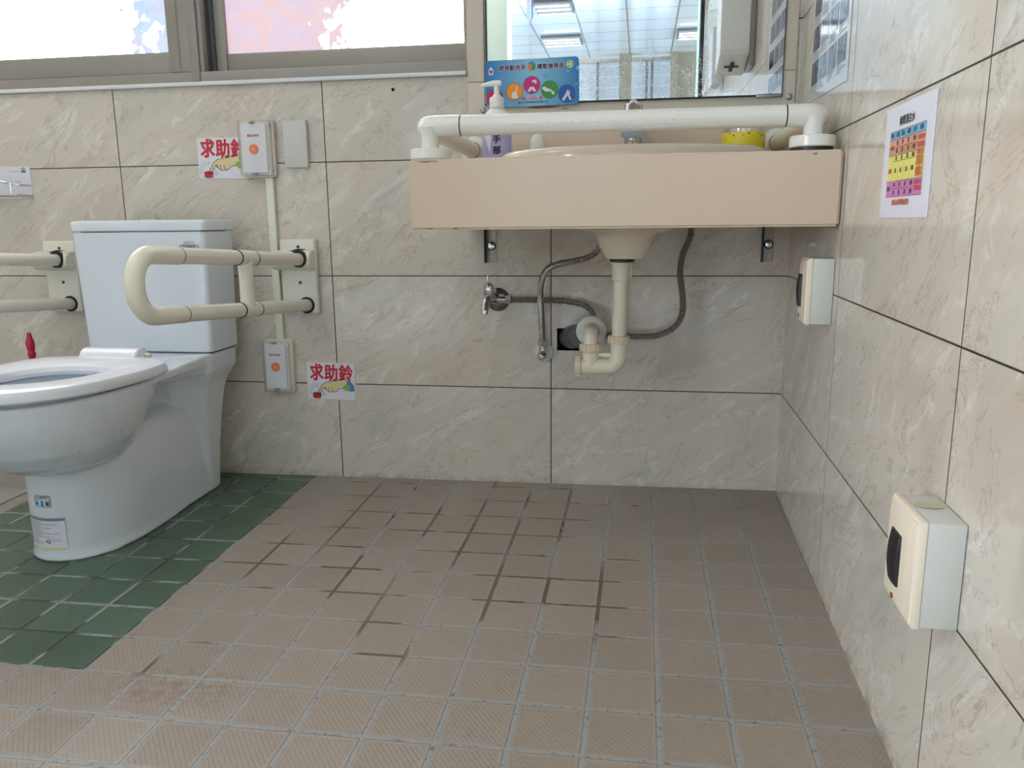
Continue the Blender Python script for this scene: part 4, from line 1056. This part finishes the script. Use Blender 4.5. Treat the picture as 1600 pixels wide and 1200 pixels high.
# red brush handle behind the toilet
tb = thing('toilet_brush', 'crimson brush handle with ribbed grip rising behind the toilet seat', 'toilet brush', (-2.06, -.1, fz(-2.06, -.1)))
g0 = fz(-2.06, -.1)
pts = []; rad = []
for k in range(30):
    z_ = .19+k*.0062; pts.append((-2.057-.004*(k/30), -.1, z_)); rad.append(.0105 if k % 3 else .0082)
for z_, r_ in ((.377, .012), (.383, .0115), (.391, .0085), (.401, .006), (.408, .0055), (.410, .003)): pts.append((-2.0615, -.1, z_)); rad.append(r_)
obj('handle', sweep(B(), pts, rad, 20), M['red_pl'], tb)
obj('stick', cyl(B(), (-2.056, -.1, .08), (-2.057, -.1, .20), .006, n=16), M['red_pl'], tb)
obj('holder', lathe(B(), [(.032, 0), (.036, .003), (.032, .09), (.029, .12), (.026, .12)], (-2.056, -.1, g0), n=32), M['white_pl'], tb)

# ================================================================== WALL RAILS BY THE TOILET
def rail(dx, label):
    g = thing('fold_down_grab_rail', label, 'grab rail', (-1.28+dx, -.0, .46), 0, 'fold-down rails either side of the toilet')
    xx = -1.262+dx
    bm = B(); box(bm, -1.332+dx, -1.2295+dx, -.022, -.0004, .4595, .662, .006, 3)
    obj('wall_plate', bm, M['nylon'], g)
    # rolled hinge cover
    bm = B()
    prof = [(-.02, .5785), (-.043, .5815), (-.056, .592), (-.060, .606), (-.056, .620), (-.045, .629), (-.02, .6325)]
    a = [bm.verts.new((-1.345+dx, y_, z_)) for y_, z_ in prof]; b_ = [bm.verts.new((-1.232+dx, y_, z_)) for y_, z_ in prof]
    for i in range(len(prof)): bm.faces.new((a[i], a[(i+1) % len(prof)], b_[(i+1) % len(prof)], b_[i]))
    bm.faces.new(a[::-1]); bm.faces.new(b_)
    bmesh.ops.bevel(bm, geom=[e for e in bm.edges], offset=.002, segments=2, affect='EDGES')
    obj('hinge_cover', bm, M['nylon'], g)
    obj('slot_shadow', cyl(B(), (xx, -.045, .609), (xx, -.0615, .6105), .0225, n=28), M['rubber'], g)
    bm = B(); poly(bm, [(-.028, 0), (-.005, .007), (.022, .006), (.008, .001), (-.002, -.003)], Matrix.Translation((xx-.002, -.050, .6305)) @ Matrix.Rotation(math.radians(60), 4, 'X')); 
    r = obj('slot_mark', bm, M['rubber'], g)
    obj('seat_ring', cyl(B(), (xx, -.020, .4835), (xx, -.0245, .4835), .0225, n=28), M['rubber'], g)
    for z_ in (.641, .545):
        obj('plate_screw', lathe(B(), [(.0045, 0), (.0045, .001), (.001, .0012)], (-1.277+dx, -.022, z_), (0, -1, 0), 16), ink('screw_dark', srgb(70, 66, 60)), g)
    R_ = .0165
    def up(d): return .609+(d-.06)*.0600
    def lo(d): return .4835+(d-.02)*.0730
    tip = .735
    path = fillet([(xx, -.05, up(.05)), (xx, -.62, up(.62)), (xx, -tip, up(tip)), (xx, -tip, lo(tip)), (xx, -.62, lo(.62)), (xx, -.02, lo(.02))], .052, 12)
    # straight runs and the rounded end, split at the joint rings
    obj('upper_tube', sweep(B(), [(xx, -.05, up(.05)), (xx, -.62, up(.62))], R_, 28), M['nylon'], g)
    obj('lower_tube', sweep(B(), [(xx, -.02, lo(.02)), (xx, -.62, lo(.62))], R_, 28), M['nylon'], g)
    uu, ll = up(tip), lo(tip)
    e = fillet([(xx, -.62, up(.62)), (xx, -tip-.03, up(tip+.03)), (xx, -tip-.03, lo(tip+.03)), (xx, -.62, lo(.62))], .056, 14)
    obj('end_bend', sweep(B(), e, R_*1.06, 28), M['nylon_y'], g)
    for d in (.62, .39, .31):
        for fn in (up, lo):
            obj('joint_ring', cyl(B(), (xx, -d+.0011, fn(d)), (xx, -d-.0011, fn(d)), R_*1.075 if d == .62 else R_*1.10, n=28), M['rubber'], g)
    obj('tee_sleeve', sweep(B(), [(xx, -.388, up(.388)), (xx, -.312, up(.312))], R_*1.07, 28), M['nylon'], g)
    obj('tee_sleeve', sweep(B(), [(xx, -.388, lo(.388)), (xx, -.312, lo(.312))], R_*1.07, 28), M['nylon'], g)
    obj('cross_strut', sweep(B(), [(xx, -.35, up(.35)), (xx, -.352, (up(.35)+lo(.35))/2), (xx, -.35, lo(.35))], [R_*1.05, R_*.92, R_*1.05], 28), M['nylon'], g)
    # grip dimples between the rings
    for fn in (up, lo):
        bm = B()
        for k in range(15):
            d = .405+k*.0146
            for a in (5, -45, 185, 225):
                a_ = math.radians(a); c_ = Vector((xx+math.cos(a_)*R_*.985, -d, fn(d)-math.sin(a_)*R_*.985))
                t = B(); bmesh.ops.create_uvsphere(t, u_segments=8, v_segments=6, radius=1)
                t.transform(Matrix.Translation(c_) @ Matrix.Rotation(a_, 4, 'Y') @ Matrix.Diagonal((.0011, .005, .0022, 1))); join(bm, t)
        obj('grip_ribs', bm, M['nylon'], g)
    return g
rail(0, 'ivory fold-down grab rail with rounded end crossing in front of tank')
rail(-.718, 'ivory fold-down grab rail at the left edge of the toilet, partly cut off')

# ================================================================== EMERGENCY BELLS, SIGNS, CONDUIT
def bell(x0, x1, z0, z1, label):
    g = thing('call_bell', label, 'call bell', ((x0+x1)/2, 0, z0), 0, 'emergency call bells beside the toilet')
    xc, zc = (x0+x1)/2, (z0+z1)/2
    Mx = plane_mat((xc, 0, zc), '-Y'); hw, hh = (x1-x0)/2, (z1-z0)/2
    bm = B(); prism(bm, rrect(-hw, hw, -hh, hh, .008), Mx, .0036, .016); bmesh.ops.bevel(bm, geom=[e for e in bm.edges if abs(e.verts[0].co.y-e.verts[1].co.y) < 1e-5 and e.verts[0].co.y < -.01], offset=.002, segments=2, affect='EDGES')
    obj('back_box', bm, M['bell_frame'], g)
    bm = B(); prism(bm, rrect(-hw+.007, hw-.018, -hh+.012, hh-.012, .003), Mx, .0155, .024)
    fp_ = obj('front_plate', bm, M['bell'], g)
    xb = -.0055
    bt = obj('button', lathe(B(), [(.0125, 0), (.0125, .003), (.0115, .0045), (.0, .005)], Mx @ Vector((xb, -.002, .024)), (0, -1, 0), 32), M['orange'], g)
    bm = B(); disc(bm, xb, -.002, .0035, .0035, Mx, .0293); obj('button_lamp', bm, ink('pale_orange', srgb(252, 190, 150)), bt, smooth=False)
    bm = B(); text(bm, '緊急求助鈴', .0068, xb, .032, Mx, .0245, .0002); obj('lettering', bm, RED, fp_, smooth=False)
    # clear hinged guard standing off the plate: four walls and a face
    bm = B()
    o_ = rrect(-hw+.003, hw-.004, -hh+.003, hh-.003, .006); i_ = rrect(-hw+.0048, hw-.0058, -hh+.0048, hh-.0048, .0045)
    n_ = len(o_)
    lv = {}
    for nm, pp, h_ in (('o0', o_, .016), ('o1', o_, .034), ('i0', i_, .016), ('i1', i_, .0325)):
        lv[nm] = [bm.verts.new(Mx @ Vector((p[0], p[1], h_))) for p in pp]
    for a, b_ in (('o0', 'o1'), ('i1', 'i0')):
        for i in range(n_): bm.faces.new((lv[a][i], lv[a][(i+1) % n_], lv[b_][(i+1) % n_], lv[b_][i]))
    for i in range(n_): bm.faces.new((lv['o0'][i], lv['i0'][i], lv['i0'][(i+1) % n_], lv['o0'][(i+1) % n_]))
    bm.faces.new(lv['o1']); bm.faces.new(lv['i1'][::-1])
    obj('clear_guard', bm, M['cover'], g)
    for sz in (-1, 1):
        obj('guard_catch', box(B(), xc+hw-.014, xc+hw-.006, -.026, -.016, zc+sz*(hh-.016)-.004, zc+sz*(hh-.016)+.004, .001), M['white_pl'], g)
        obj('guard_clip', box(B(), xc-.014, xc-.002, -.0305, -.016, zc+sz*(hh-.009)-.002, zc+sz*(hh-.009)+.002, .001), M['alu'], g)
    return g
bell(-1.424, -1.3295, .8245, .9735, 'white call bell with orange button beside the toilet, upper of two')
bell(-1.4015, -1.3165, .2375, .3865, 'white call bell with orange button near the floor beside toilet')

def help_sign(x0, x1, z0, z1, label, tape):
    g = thing('help_bell_sign', label, 'sign', ((x0+x1)/2, 0, z0), 0, 'help bell signs on the wall')
    xc, zc = (x0+x1)/2, (z0+z1)/2; s = (x1-x0)/.14
    Mx = plane_mat((xc, 0, zc), '-Y') @ Matrix.Rotation(math.radians(-1.0), 4, 'Z') @ Matrix.Diagonal((s, (z1-z0)/.105, 1, 1))
    if tape: bm = B(); prism(bm, rrect(-.0715, .0735, -.055, .054, .002, 2), Mx, .0003, .0009); obj('laminate_edge', bm, ink('yellowed_tape', srgb(208, 200, 180)), g)
    bm = B(); prism(bm, rrect(-.07, .07, -.0525, .0525, .001, 2), Mx, .0008, .0018); obj('card', bm, M['paper'], g)
    bm = B(); text(bm, '求', .050, -.041, .0215, Mx, .0022, .0016, .82); text(bm, '助', .050, .002, .0205, Mx, .0022, .0016, .82); text(bm, '鈴', .050, .045, .0205, Mx, .0022, .0016, .82)
    obj('lettering', bm, RED, g, smooth=False)
    hand = [(-.042, -.037), (-.034, -.024), (-.027, -.012), (-.016, -.004), (.0, -.001), (.018, .003), (.032, .007), (.046, .006), (.048, -.01), (.036, -.019), (.022, -.021), (.018, -.028), (.008, -.031), (-.008, -.031), (-.016, -.024), (-.020, -.018), (-.026, -.026), (-.032, -.038)]
    hp = dpart('drawn_hand', lambda q: poly(q, hand, Mx, .0019), SKIN, g)
    dpart('hand_outline', lambda q: (stroke(q, hand, .0013, Mx, .0025, True), stroke(q, [(-.008, -.018), (-.006, -.029)], .0013, Mx, .0025), stroke(q, [(.002, -.018), (.006, -.029)], .0013, Mx, .0025), stroke(q, [(-.018, -.017), (-.015, -.024)], .0013, Mx, .0025)), INK, hp)
    dpart('green_cuff', lambda q: poly(q, [(.036, -.013), (.044, -.008), (.052, -.009), (.055, -.017), (.052, -.026), (.044, -.027), (.037, -.02)], Mx, .0028), GREEN, g)
    dpart('blue_sleeve', lambda q: poly(q, [(.048, -.007), (.050, .004), (.058, .002), (.068, -.01), (.069, -.027), (.052, -.028), (.056, -.018), (.054, -.01)], Mx, .0026), BLUE, g)
    btn = dpart('drawn_button', lambda q: (poly(q, [(-.054, -.048), (-.031, -.048), (-.030, -.037), (-.054, -.037)], Mx, .0020), disc(q, -.042, -.037, .012, .003, Mx, .00205), disc(q, -.0425, -.048, .0118, .0028, Mx, .00203)), RED, g)
    dpart('button_outline', lambda q: (stroke(q, [(-.042+.012*math.cos(2*PI*i/24), -.037+.003*math.sin(2*PI*i/24)) for i in range(24)], .001, Mx, .0023, True), stroke(q, [(-.054, -.037), (-.054, -.048), (-.048, -.0505), (-.037, -.0505), (-.031, -.048), (-.030, -.037)], .001, Mx, .0023)), INK, btn)
    def rays(q):
        for a, r0_, r1_ in ((175, .016, .024), (158, .018, .027), (140, .018, .031), (122, .018, .032), (104, .018, .031), (84, .020, .030), (10, .016, .024), (-3, .016, .029), (-14, .016, .024), (28, .016, .021)):
            t = math.radians(a); stroke(q, [(-.042+r0_*math.cos(t), -.037+r0_*math.sin(t)), (-.042+r1_*math.cos(t), -.037+r1_*math.sin(t))], .0009, Mx, .0022)
    dpart('motion_lines', rays, INK, g)
help_sign(-1.5575, -1.4135, .8245, .9315, 'help bell sign with drawn hand, tucked behind the upper bell', False)
help_sign(-1.2835, -1.1445, .2165, .3205, 'help bell sign with drawn hand on wall beside the lower bell', True)

cd = B(); box(cd, -1.362, -1.341, -.0135, -.0004, .3868, .8243, .0015)
box(cd, -1.3385, -1.338, -.001, -.0004, .3868, .8243)
o = obj('wall_conduit', cd, simple('pale_green_conduit', srgb(224, 226, 208), .35, var=.03)); own_origin(o); tag(o, 'pale vertical cable conduit running between the two call bells', 'conduit')
o = obj('blank_wall_plate', box(B(), -1.3035, -1.2385, -.014, -.0004, .848, .968, .002), M['outlet_g']); own_origin(o); tag(o, 'pale grey blank switch plate right of the upper call bell', 'wall plate')
o = obj('wall_plug_hole', lathe(B(), [(.0042, 0), (.0042, .0012), (.002, .0014)], (-1.0015, -.0002, 1.0373), (0, -1, 0), 16), M['darkhole']); own_origin(o); tag(o, 'small black plug in a drilled hole below the window', 'wall plug')

# notice and wire rack at the left edge
nt = thing('wall_notice', 'white notice sheet with green house mark above the wire rack', 'notice', (-2.12, 0, .79))
Mx = plane_mat((-2.13, 0, .826), '-Y')
bm = B(); prism(bm, [(-.08, -.046), (.0475, -.046), (.057, -.04), (.0555, .0425), (.050, .0425), (-.08, .0445)], Mx, .0004, .0012); obj('sheet', bm, M['paper'], nt)
bm = B(); rect(bm, .028, .043, .026, .0315, Mx, .0016); stroke(bm, [(.027, .034), (.0355, .0395), (.044, .034)], .002, Mx, .0016); disc(bm, .0355, .034, .003, .002, Mx, .0017); obj('house_mark', bm, ink('mark_green', srgb(40, 120, 90)), nt, smooth=False)
bm = B(); rect(bm, -.01, .024, .0285, .0300, Mx, .0016); rect(bm, .004, .024, -.0, .0015, Mx, .0016); obj('print_lines', bm, ink('line_grey', srgb(128, 138, 146)), nt, smooth=False)
rk = thing('wire_rack', 'small chrome wire rack on wall at the left edge', 'rack', (-2.13, -.03, .775))
bm = B()
sweep(bm, [(-2.24, -.06, .840), (-2.13, -.058, .826), (-2.082, -.04, .816), (-2.076, -.002, .816)], .0026, 10)
sweep(bm, [(-2.24, -.058, .792), (-2.13, -.058, .789), (-2.082, -.05, .787), (-2.075, -.002, .787)], .0042, 12)
for x_ in (-2.095, -2.16, -2.22): sweep(bm, [(x_, -.056, .822), (x_, -.056, .79)], .0018, 8)
obj('rack_wires', bm, M['chrome'], rk)
bm = B()
for k in range(5): sweep(bm, [(-2.24, -.012-k*.010, .788), (-2.08, -.012-k*.010, .787)], .0016, 8)
obj('rack_shelf', bm, M['galv'], rk)

# ================================================================== RIGHT WALL
def outlet(d0, d1, z0, z1, depth, label, nick):
    """surface box on the right wall: local y runs along the wall, -x into the room"""
    g = thing('surface_outlet_box', label, 'outlet', (RW(d0), -d0, z0), TH, 'surface outlet boxes on the right wall')
    L = d1-d0; H_ = z1-z0; dp = depth
    kw = dict(world=False)
    obj('back_box', box(B(), -dp*.74, -.0005, -L, 0, 0, H_, .0025, 2), M['outlet_g'], g, **kw)
    obj('cover_plate', box(B(), -dp*.88, -dp*.73, -L-.001, .001, -.001, H_+.001, .0015, 2), M['outlet_b'], g, **kw)
    # bevelled front
    bm = B()
    def rr(x_, m_): return [bm.verts.new((x_, y_, z_)) for y_, z_ in ((-L+m_, m_), (-m_, m_), (-m_, H_-m_), (-L+m_, H_-m_))]
    s_ = [rr(-dp*.87, .002), rr(-dp*.92, .003), rr(-dp*1.0, .014), rr(-dp*1.01, .017)]
    for a, b_ in zip(s_, s_[1:]):
        for i in range(4): bm.faces.new((a[i], a[(i+1) % 4], b_[(i+1) % 4], b_[i]))
    bm.faces.new(s_[0][::-1]); bm.faces.new(s_[-1])
    obj('cover_front', bm, M['outlet_b'], g, **kw)
    bm = B(); ym = -L*.5
    pr_ = [(.030, 0), (.0335, .0045), (.035, .007), (.035, .007), (.0335, .0045), (.030, 0)]
    rows = []
    for k in range(9):
        t = k/8; z_ = H_*.26+t*H_*.50; bul = .0055*math.sin(PI*min(1, max(0, .08+.84*t)))
        rows.append([bm.verts.new((-dp*1.008-x_, ym+y_, z_)) for x_, y_ in ((0, -.0165), (bul*.8+.001, -.0145), (bul+.0015, 0), (bul*.8+.001, .0145), (0, .0165))])
    for a, b_ in zip(rows, rows[1:]):
        for i in range(4): bm.faces.new((a[i], a[i+1], b_[i+1], b_[i]))
    bm.faces.new(rows[0][::-1]); bm.faces.new(rows[-1])
    for a, b_ in zip(rows, rows[1:]): bm.faces.new((a[4], a[0], b_[0], b_[4]))
    obj('rocker', bm, M['black'], g, **kw)
    obj('cover_screw', lathe(B(), [(.0035, 0), (.0035, .0012), (.001, .0013)], (-dp*1.008, ym, H_*.12), (-1, 0, 0), 14), ink('rusty_screw', srgb(136, 82, 40)), g, **kw)
    if nick:
        bm = B(); t = B(); disc(t, 0, 0, .016, .010, Matrix.Identity(4), 0, 24); t.transform(Matrix.Translation((-.022, -L*.42, H_+.0009)))
        join(bm, t); obj('water_stain', bm, ink('stain_tan', srgb(196, 188, 158)), g, world=False, smooth=False)
    return g
outlet(.448, .514, .505, .628, .0535, 'small beige outlet box with black rocker under the counter\'s right end', False)
outlet(1.125, 1.222, .262, .383, .0545, 'large beige outlet box with black rocker at the right, nearest the viewer', True)

# colour table paper
def wall_paper(d0, d1, z0, z1): return Matrix.Translation((RW(d0), -d0, 0)) @ Matrix.Rotation(TH, 4, 'Z') @ Matrix(((0, 0, -1, 0), (-1, 0, 0, 0), (0, 1, 0, z0), (0, 0, 0, 1)))
pp = thing('colour_table_notice', 'white paper with blue orange yellow and pink table on right wall', 'notice', (RW(.89), -.89, .70), TH)
d0, d1, z0, z1 = .786, 1.000, .701, .8545
Mx = wall_paper(d0, d1, z0, z1)
PW, PH = d1-d0, z1-z0
def pprt(name, fn, mt, par=None, label=None): b_ = B(); fn(b_); return obj(name, b_, mt, par or pp, smooth=False, label=label)
b_ = B(); prism(b_, [(0, 0), (PW, 0), (PW, PH), (0, PH)], Mx, .0005, .0012); obj('sheet', b_, M['paper'], pp)
tx0, tx1 = .13*PW, .86*PW
bands = [(.775, .70, 'blue', srgb(108, 184, 226)), (.70, .63, 'salmon', srgb(226, 160, 136)), (.63, .56, 'orange', srgb(204, 146, 118)), (.56, .33, 'yellow', srgb(220, 220, 110)), (.33, .19, 'pink', srgb(206, 128, 190))]
for a, b2, nm, co in bands: pprt('table_band', lambda q: rect(q, tx0, tx1, b2*PH, a*PH, Mx, .0016), ink('band_'+nm, co), label=nm+' table band')
def tl(q):
    for a in (.775, .70, .56, .33, .19): rect(q, tx0, tx1, a*PH-.0003, a*PH+.0003, Mx, .0019)
    rect(q, tx0, tx1-.2*(tx1-tx0), .63*PH-.0003, .63*PH+.0003, Mx, .0019)
    rect(q, tx0+.16*(tx1-tx0), tx1-.2*(tx1-tx0), .505*PH-.0003, .505*PH+.0003, Mx, .0019); rect(q, tx0+.16*(tx1-tx0), tx1-.2*(tx1-tx0), .26*PH-.0003, .26*PH+.0003, Mx, .0019)
    for f_ in (.16, .32, .48, .64): rect(q, tx0+f_*(tx1-tx0)-.0002, tx0+f_*(tx1-tx0)+.0002, .19*PH, .775*PH, Mx, .00185)
pprt('table_rules', tl, ink('rule_grey', srgb(90, 84, 80)))
b_ = B(); text(b_, '稀釋漂白水', .0135, PW*.47, .845*PH, Mx, .0017, .0003, 1.0); obj('title_lettering', b_, INK, pp, smooth=False)
b_ = B()
for f_, s_ in ((.08, '對象'), (.24, '水量'), (.40, '漂白'), (.56, '濃度'), (.72, '比例'), (.9, '說明')): text(b_, s_, .0075, tx0+f_*(tx1-tx0), .7375*PH, Mx, .0021, .0002)
for zz in (.665, .597, .532, .42, .295, .225):
    for f_, s_ in ((.24, '10'), (.40, '水'), (.56, '20'), (.72, '100')): text(b_, s_, .0085, tx0+f_*(tx1-tx0), zz*PH, Mx, .0021, .0003)
for zz, s_ in ((.63, '一般'), (.26, '嘔吐')): text(b_, s_, .0075, tx0+.08*(tx1-tx0), zz*PH, Mx, .0021, .0002)
obj('table_lettering', b_, ink('brown_ink', srgb(92, 66, 60)), pp, smooth=False)
b_ = B()
for zz in (.66, .60, .535, .49, .45, .40, .36, .295, .245): text(b_, '消毒用水', .0072, tx0+.9*(tx1-tx0), zz*PH, Mx, .0021, .0002)
obj('red_lettering', b_, ink('rust_ink', srgb(206, 92, 70)), pp, smooth=False)
b_ = B(); text(b_, '環境', .0075, tx0+.08*(tx1-tx0), .42*PH, Mx, .0021, .0002); obj('row_lettering', b_, M['rust_ink'], pp, smooth=False)
b_ = B(); text(b_, '請依比例稀釋後使用', .0085, PW*.46, .135*PH, Mx, .0017, .0003); obj('footer_lettering', b_, M['rust_ink'], pp, smooth=False)

# laminated poster with small photographs
po = thing('photo_poster', 'laminated poster of small blue-grey photographs on right wall near mirror', 'poster', (RW(.3), -.3, .95), TH)
d0, d1, z0, z1 = .150, .500, .948, 1.42
Mx = wall_paper(d0, d1, z0, z1); PW, PH = d1-d0, z1-z0
b_ = B(); prism(b_, [(-.004, .004), (PW+.006, -.006), (PW+.006, PH), (-.004, PH)], Mx, .0006, .0014)
obj('laminate', b_, ink('laminate_white', srgb(205, 210, 218), .08), po)
m = NT('photo_print'); x, y, z = m.xyz(); m.put(m.b.inputs['Base Color'], m.ramp(m.noise(m.comb(x, y, z), 38, 4, .6, .8), [(.34, srgb(30, 32, 46)), (.47, srgb(62, 68, 92)), (.6, srgb(128, 140, 166)), (.70, srgb(84, 66, 78))])); m.b.inputs['Roughness'].default_value = .07
for r_ in range(6):
    for c_ in range(4):
        a = .014+c_*.083; zz = .034+r_*.0705
        b_ = B(); rect(b_, a, a+.069, zz, zz+.047, Mx, .0019); obj('small_photo', b_, m.m, po, smooth=False)
for r_ in range(6):
    b_ = B()
    for c_ in range(4):
        a = .014+c_*.083; zz = .034+r_*.0705
        for k in range(3): rect(b_, a, a+.03+.035*random.random(), zz-.005-k*.0055, zz-.003-k*.0055, Mx, .0018)
    obj('caption_lines', b_, ink('line_grey', srgb(128, 138, 146)), po, smooth=False)

# tissue dispenser on the right wall, out of frame but seen in the mirror
di = thing('paper_dispenser', 'white wall dispenser with cross-shaped opening reflected in the mirror', 'dispenser', (RW(.79), -.79, 1.19), TH)
bm = B(); qq = [(0, .05), (0, .42), (-.15, .42), (-.15, 0.0), (-.145, -.003), (-.01, .036)]
a = [bm.verts.new((-.112, y_, z_)) for y_, z_ in qq]; b_ = [bm.verts.new((-.018, y_, z_)) for y_, z_ in qq]
for i in range(len(qq)): bm.faces.new((a[i], a[(i+1) % len(qq)], b_[(i+1) % len(qq)], b_[i]))
bm.faces.new(a[::-1]); bm.faces.new(b_)
bmesh.ops.bevel(bm, geom=bm.edges[:], offset=.004, segments=2, affect='EDGES')
obj('dispenser_box', bm, M['white_pl'], di, world=False)
obj('back_plate', box(B(), -.0175, -.0005, -.145, -.005, .005, .41, .002), M['alu'], di, world=False)
sl = math.atan2(.039, .135)
mq = Matrix.Translation((-.066, -.0775, .0155)) @ Matrix.Rotation(sl, 4, 'X')
b_ = B(); rect(b_, -.024, .024, -.007, .007, mq, -.0012); rect(b_, -.006, .006, -.034, .034, mq, -.0014)
obj('cross_opening', b_, INK, di, world=False, smooth=False)
d2 = thing('clear_wall_holder', 'clear plastic holder on the wall reflected behind the white dispenser', 'holder', (RW(1.75), -1.75, 1.27), TH)
obj('holder_shell', box(B(), -.075, -.0005, -.2, 0, .0, .34, .01, 3), M['clear'], d2, world=False)
obj('holder_sheets', box(B(), -.05, -.01, -.18, -.02, .02, .26, .003), M['paper'], d2, world=False)
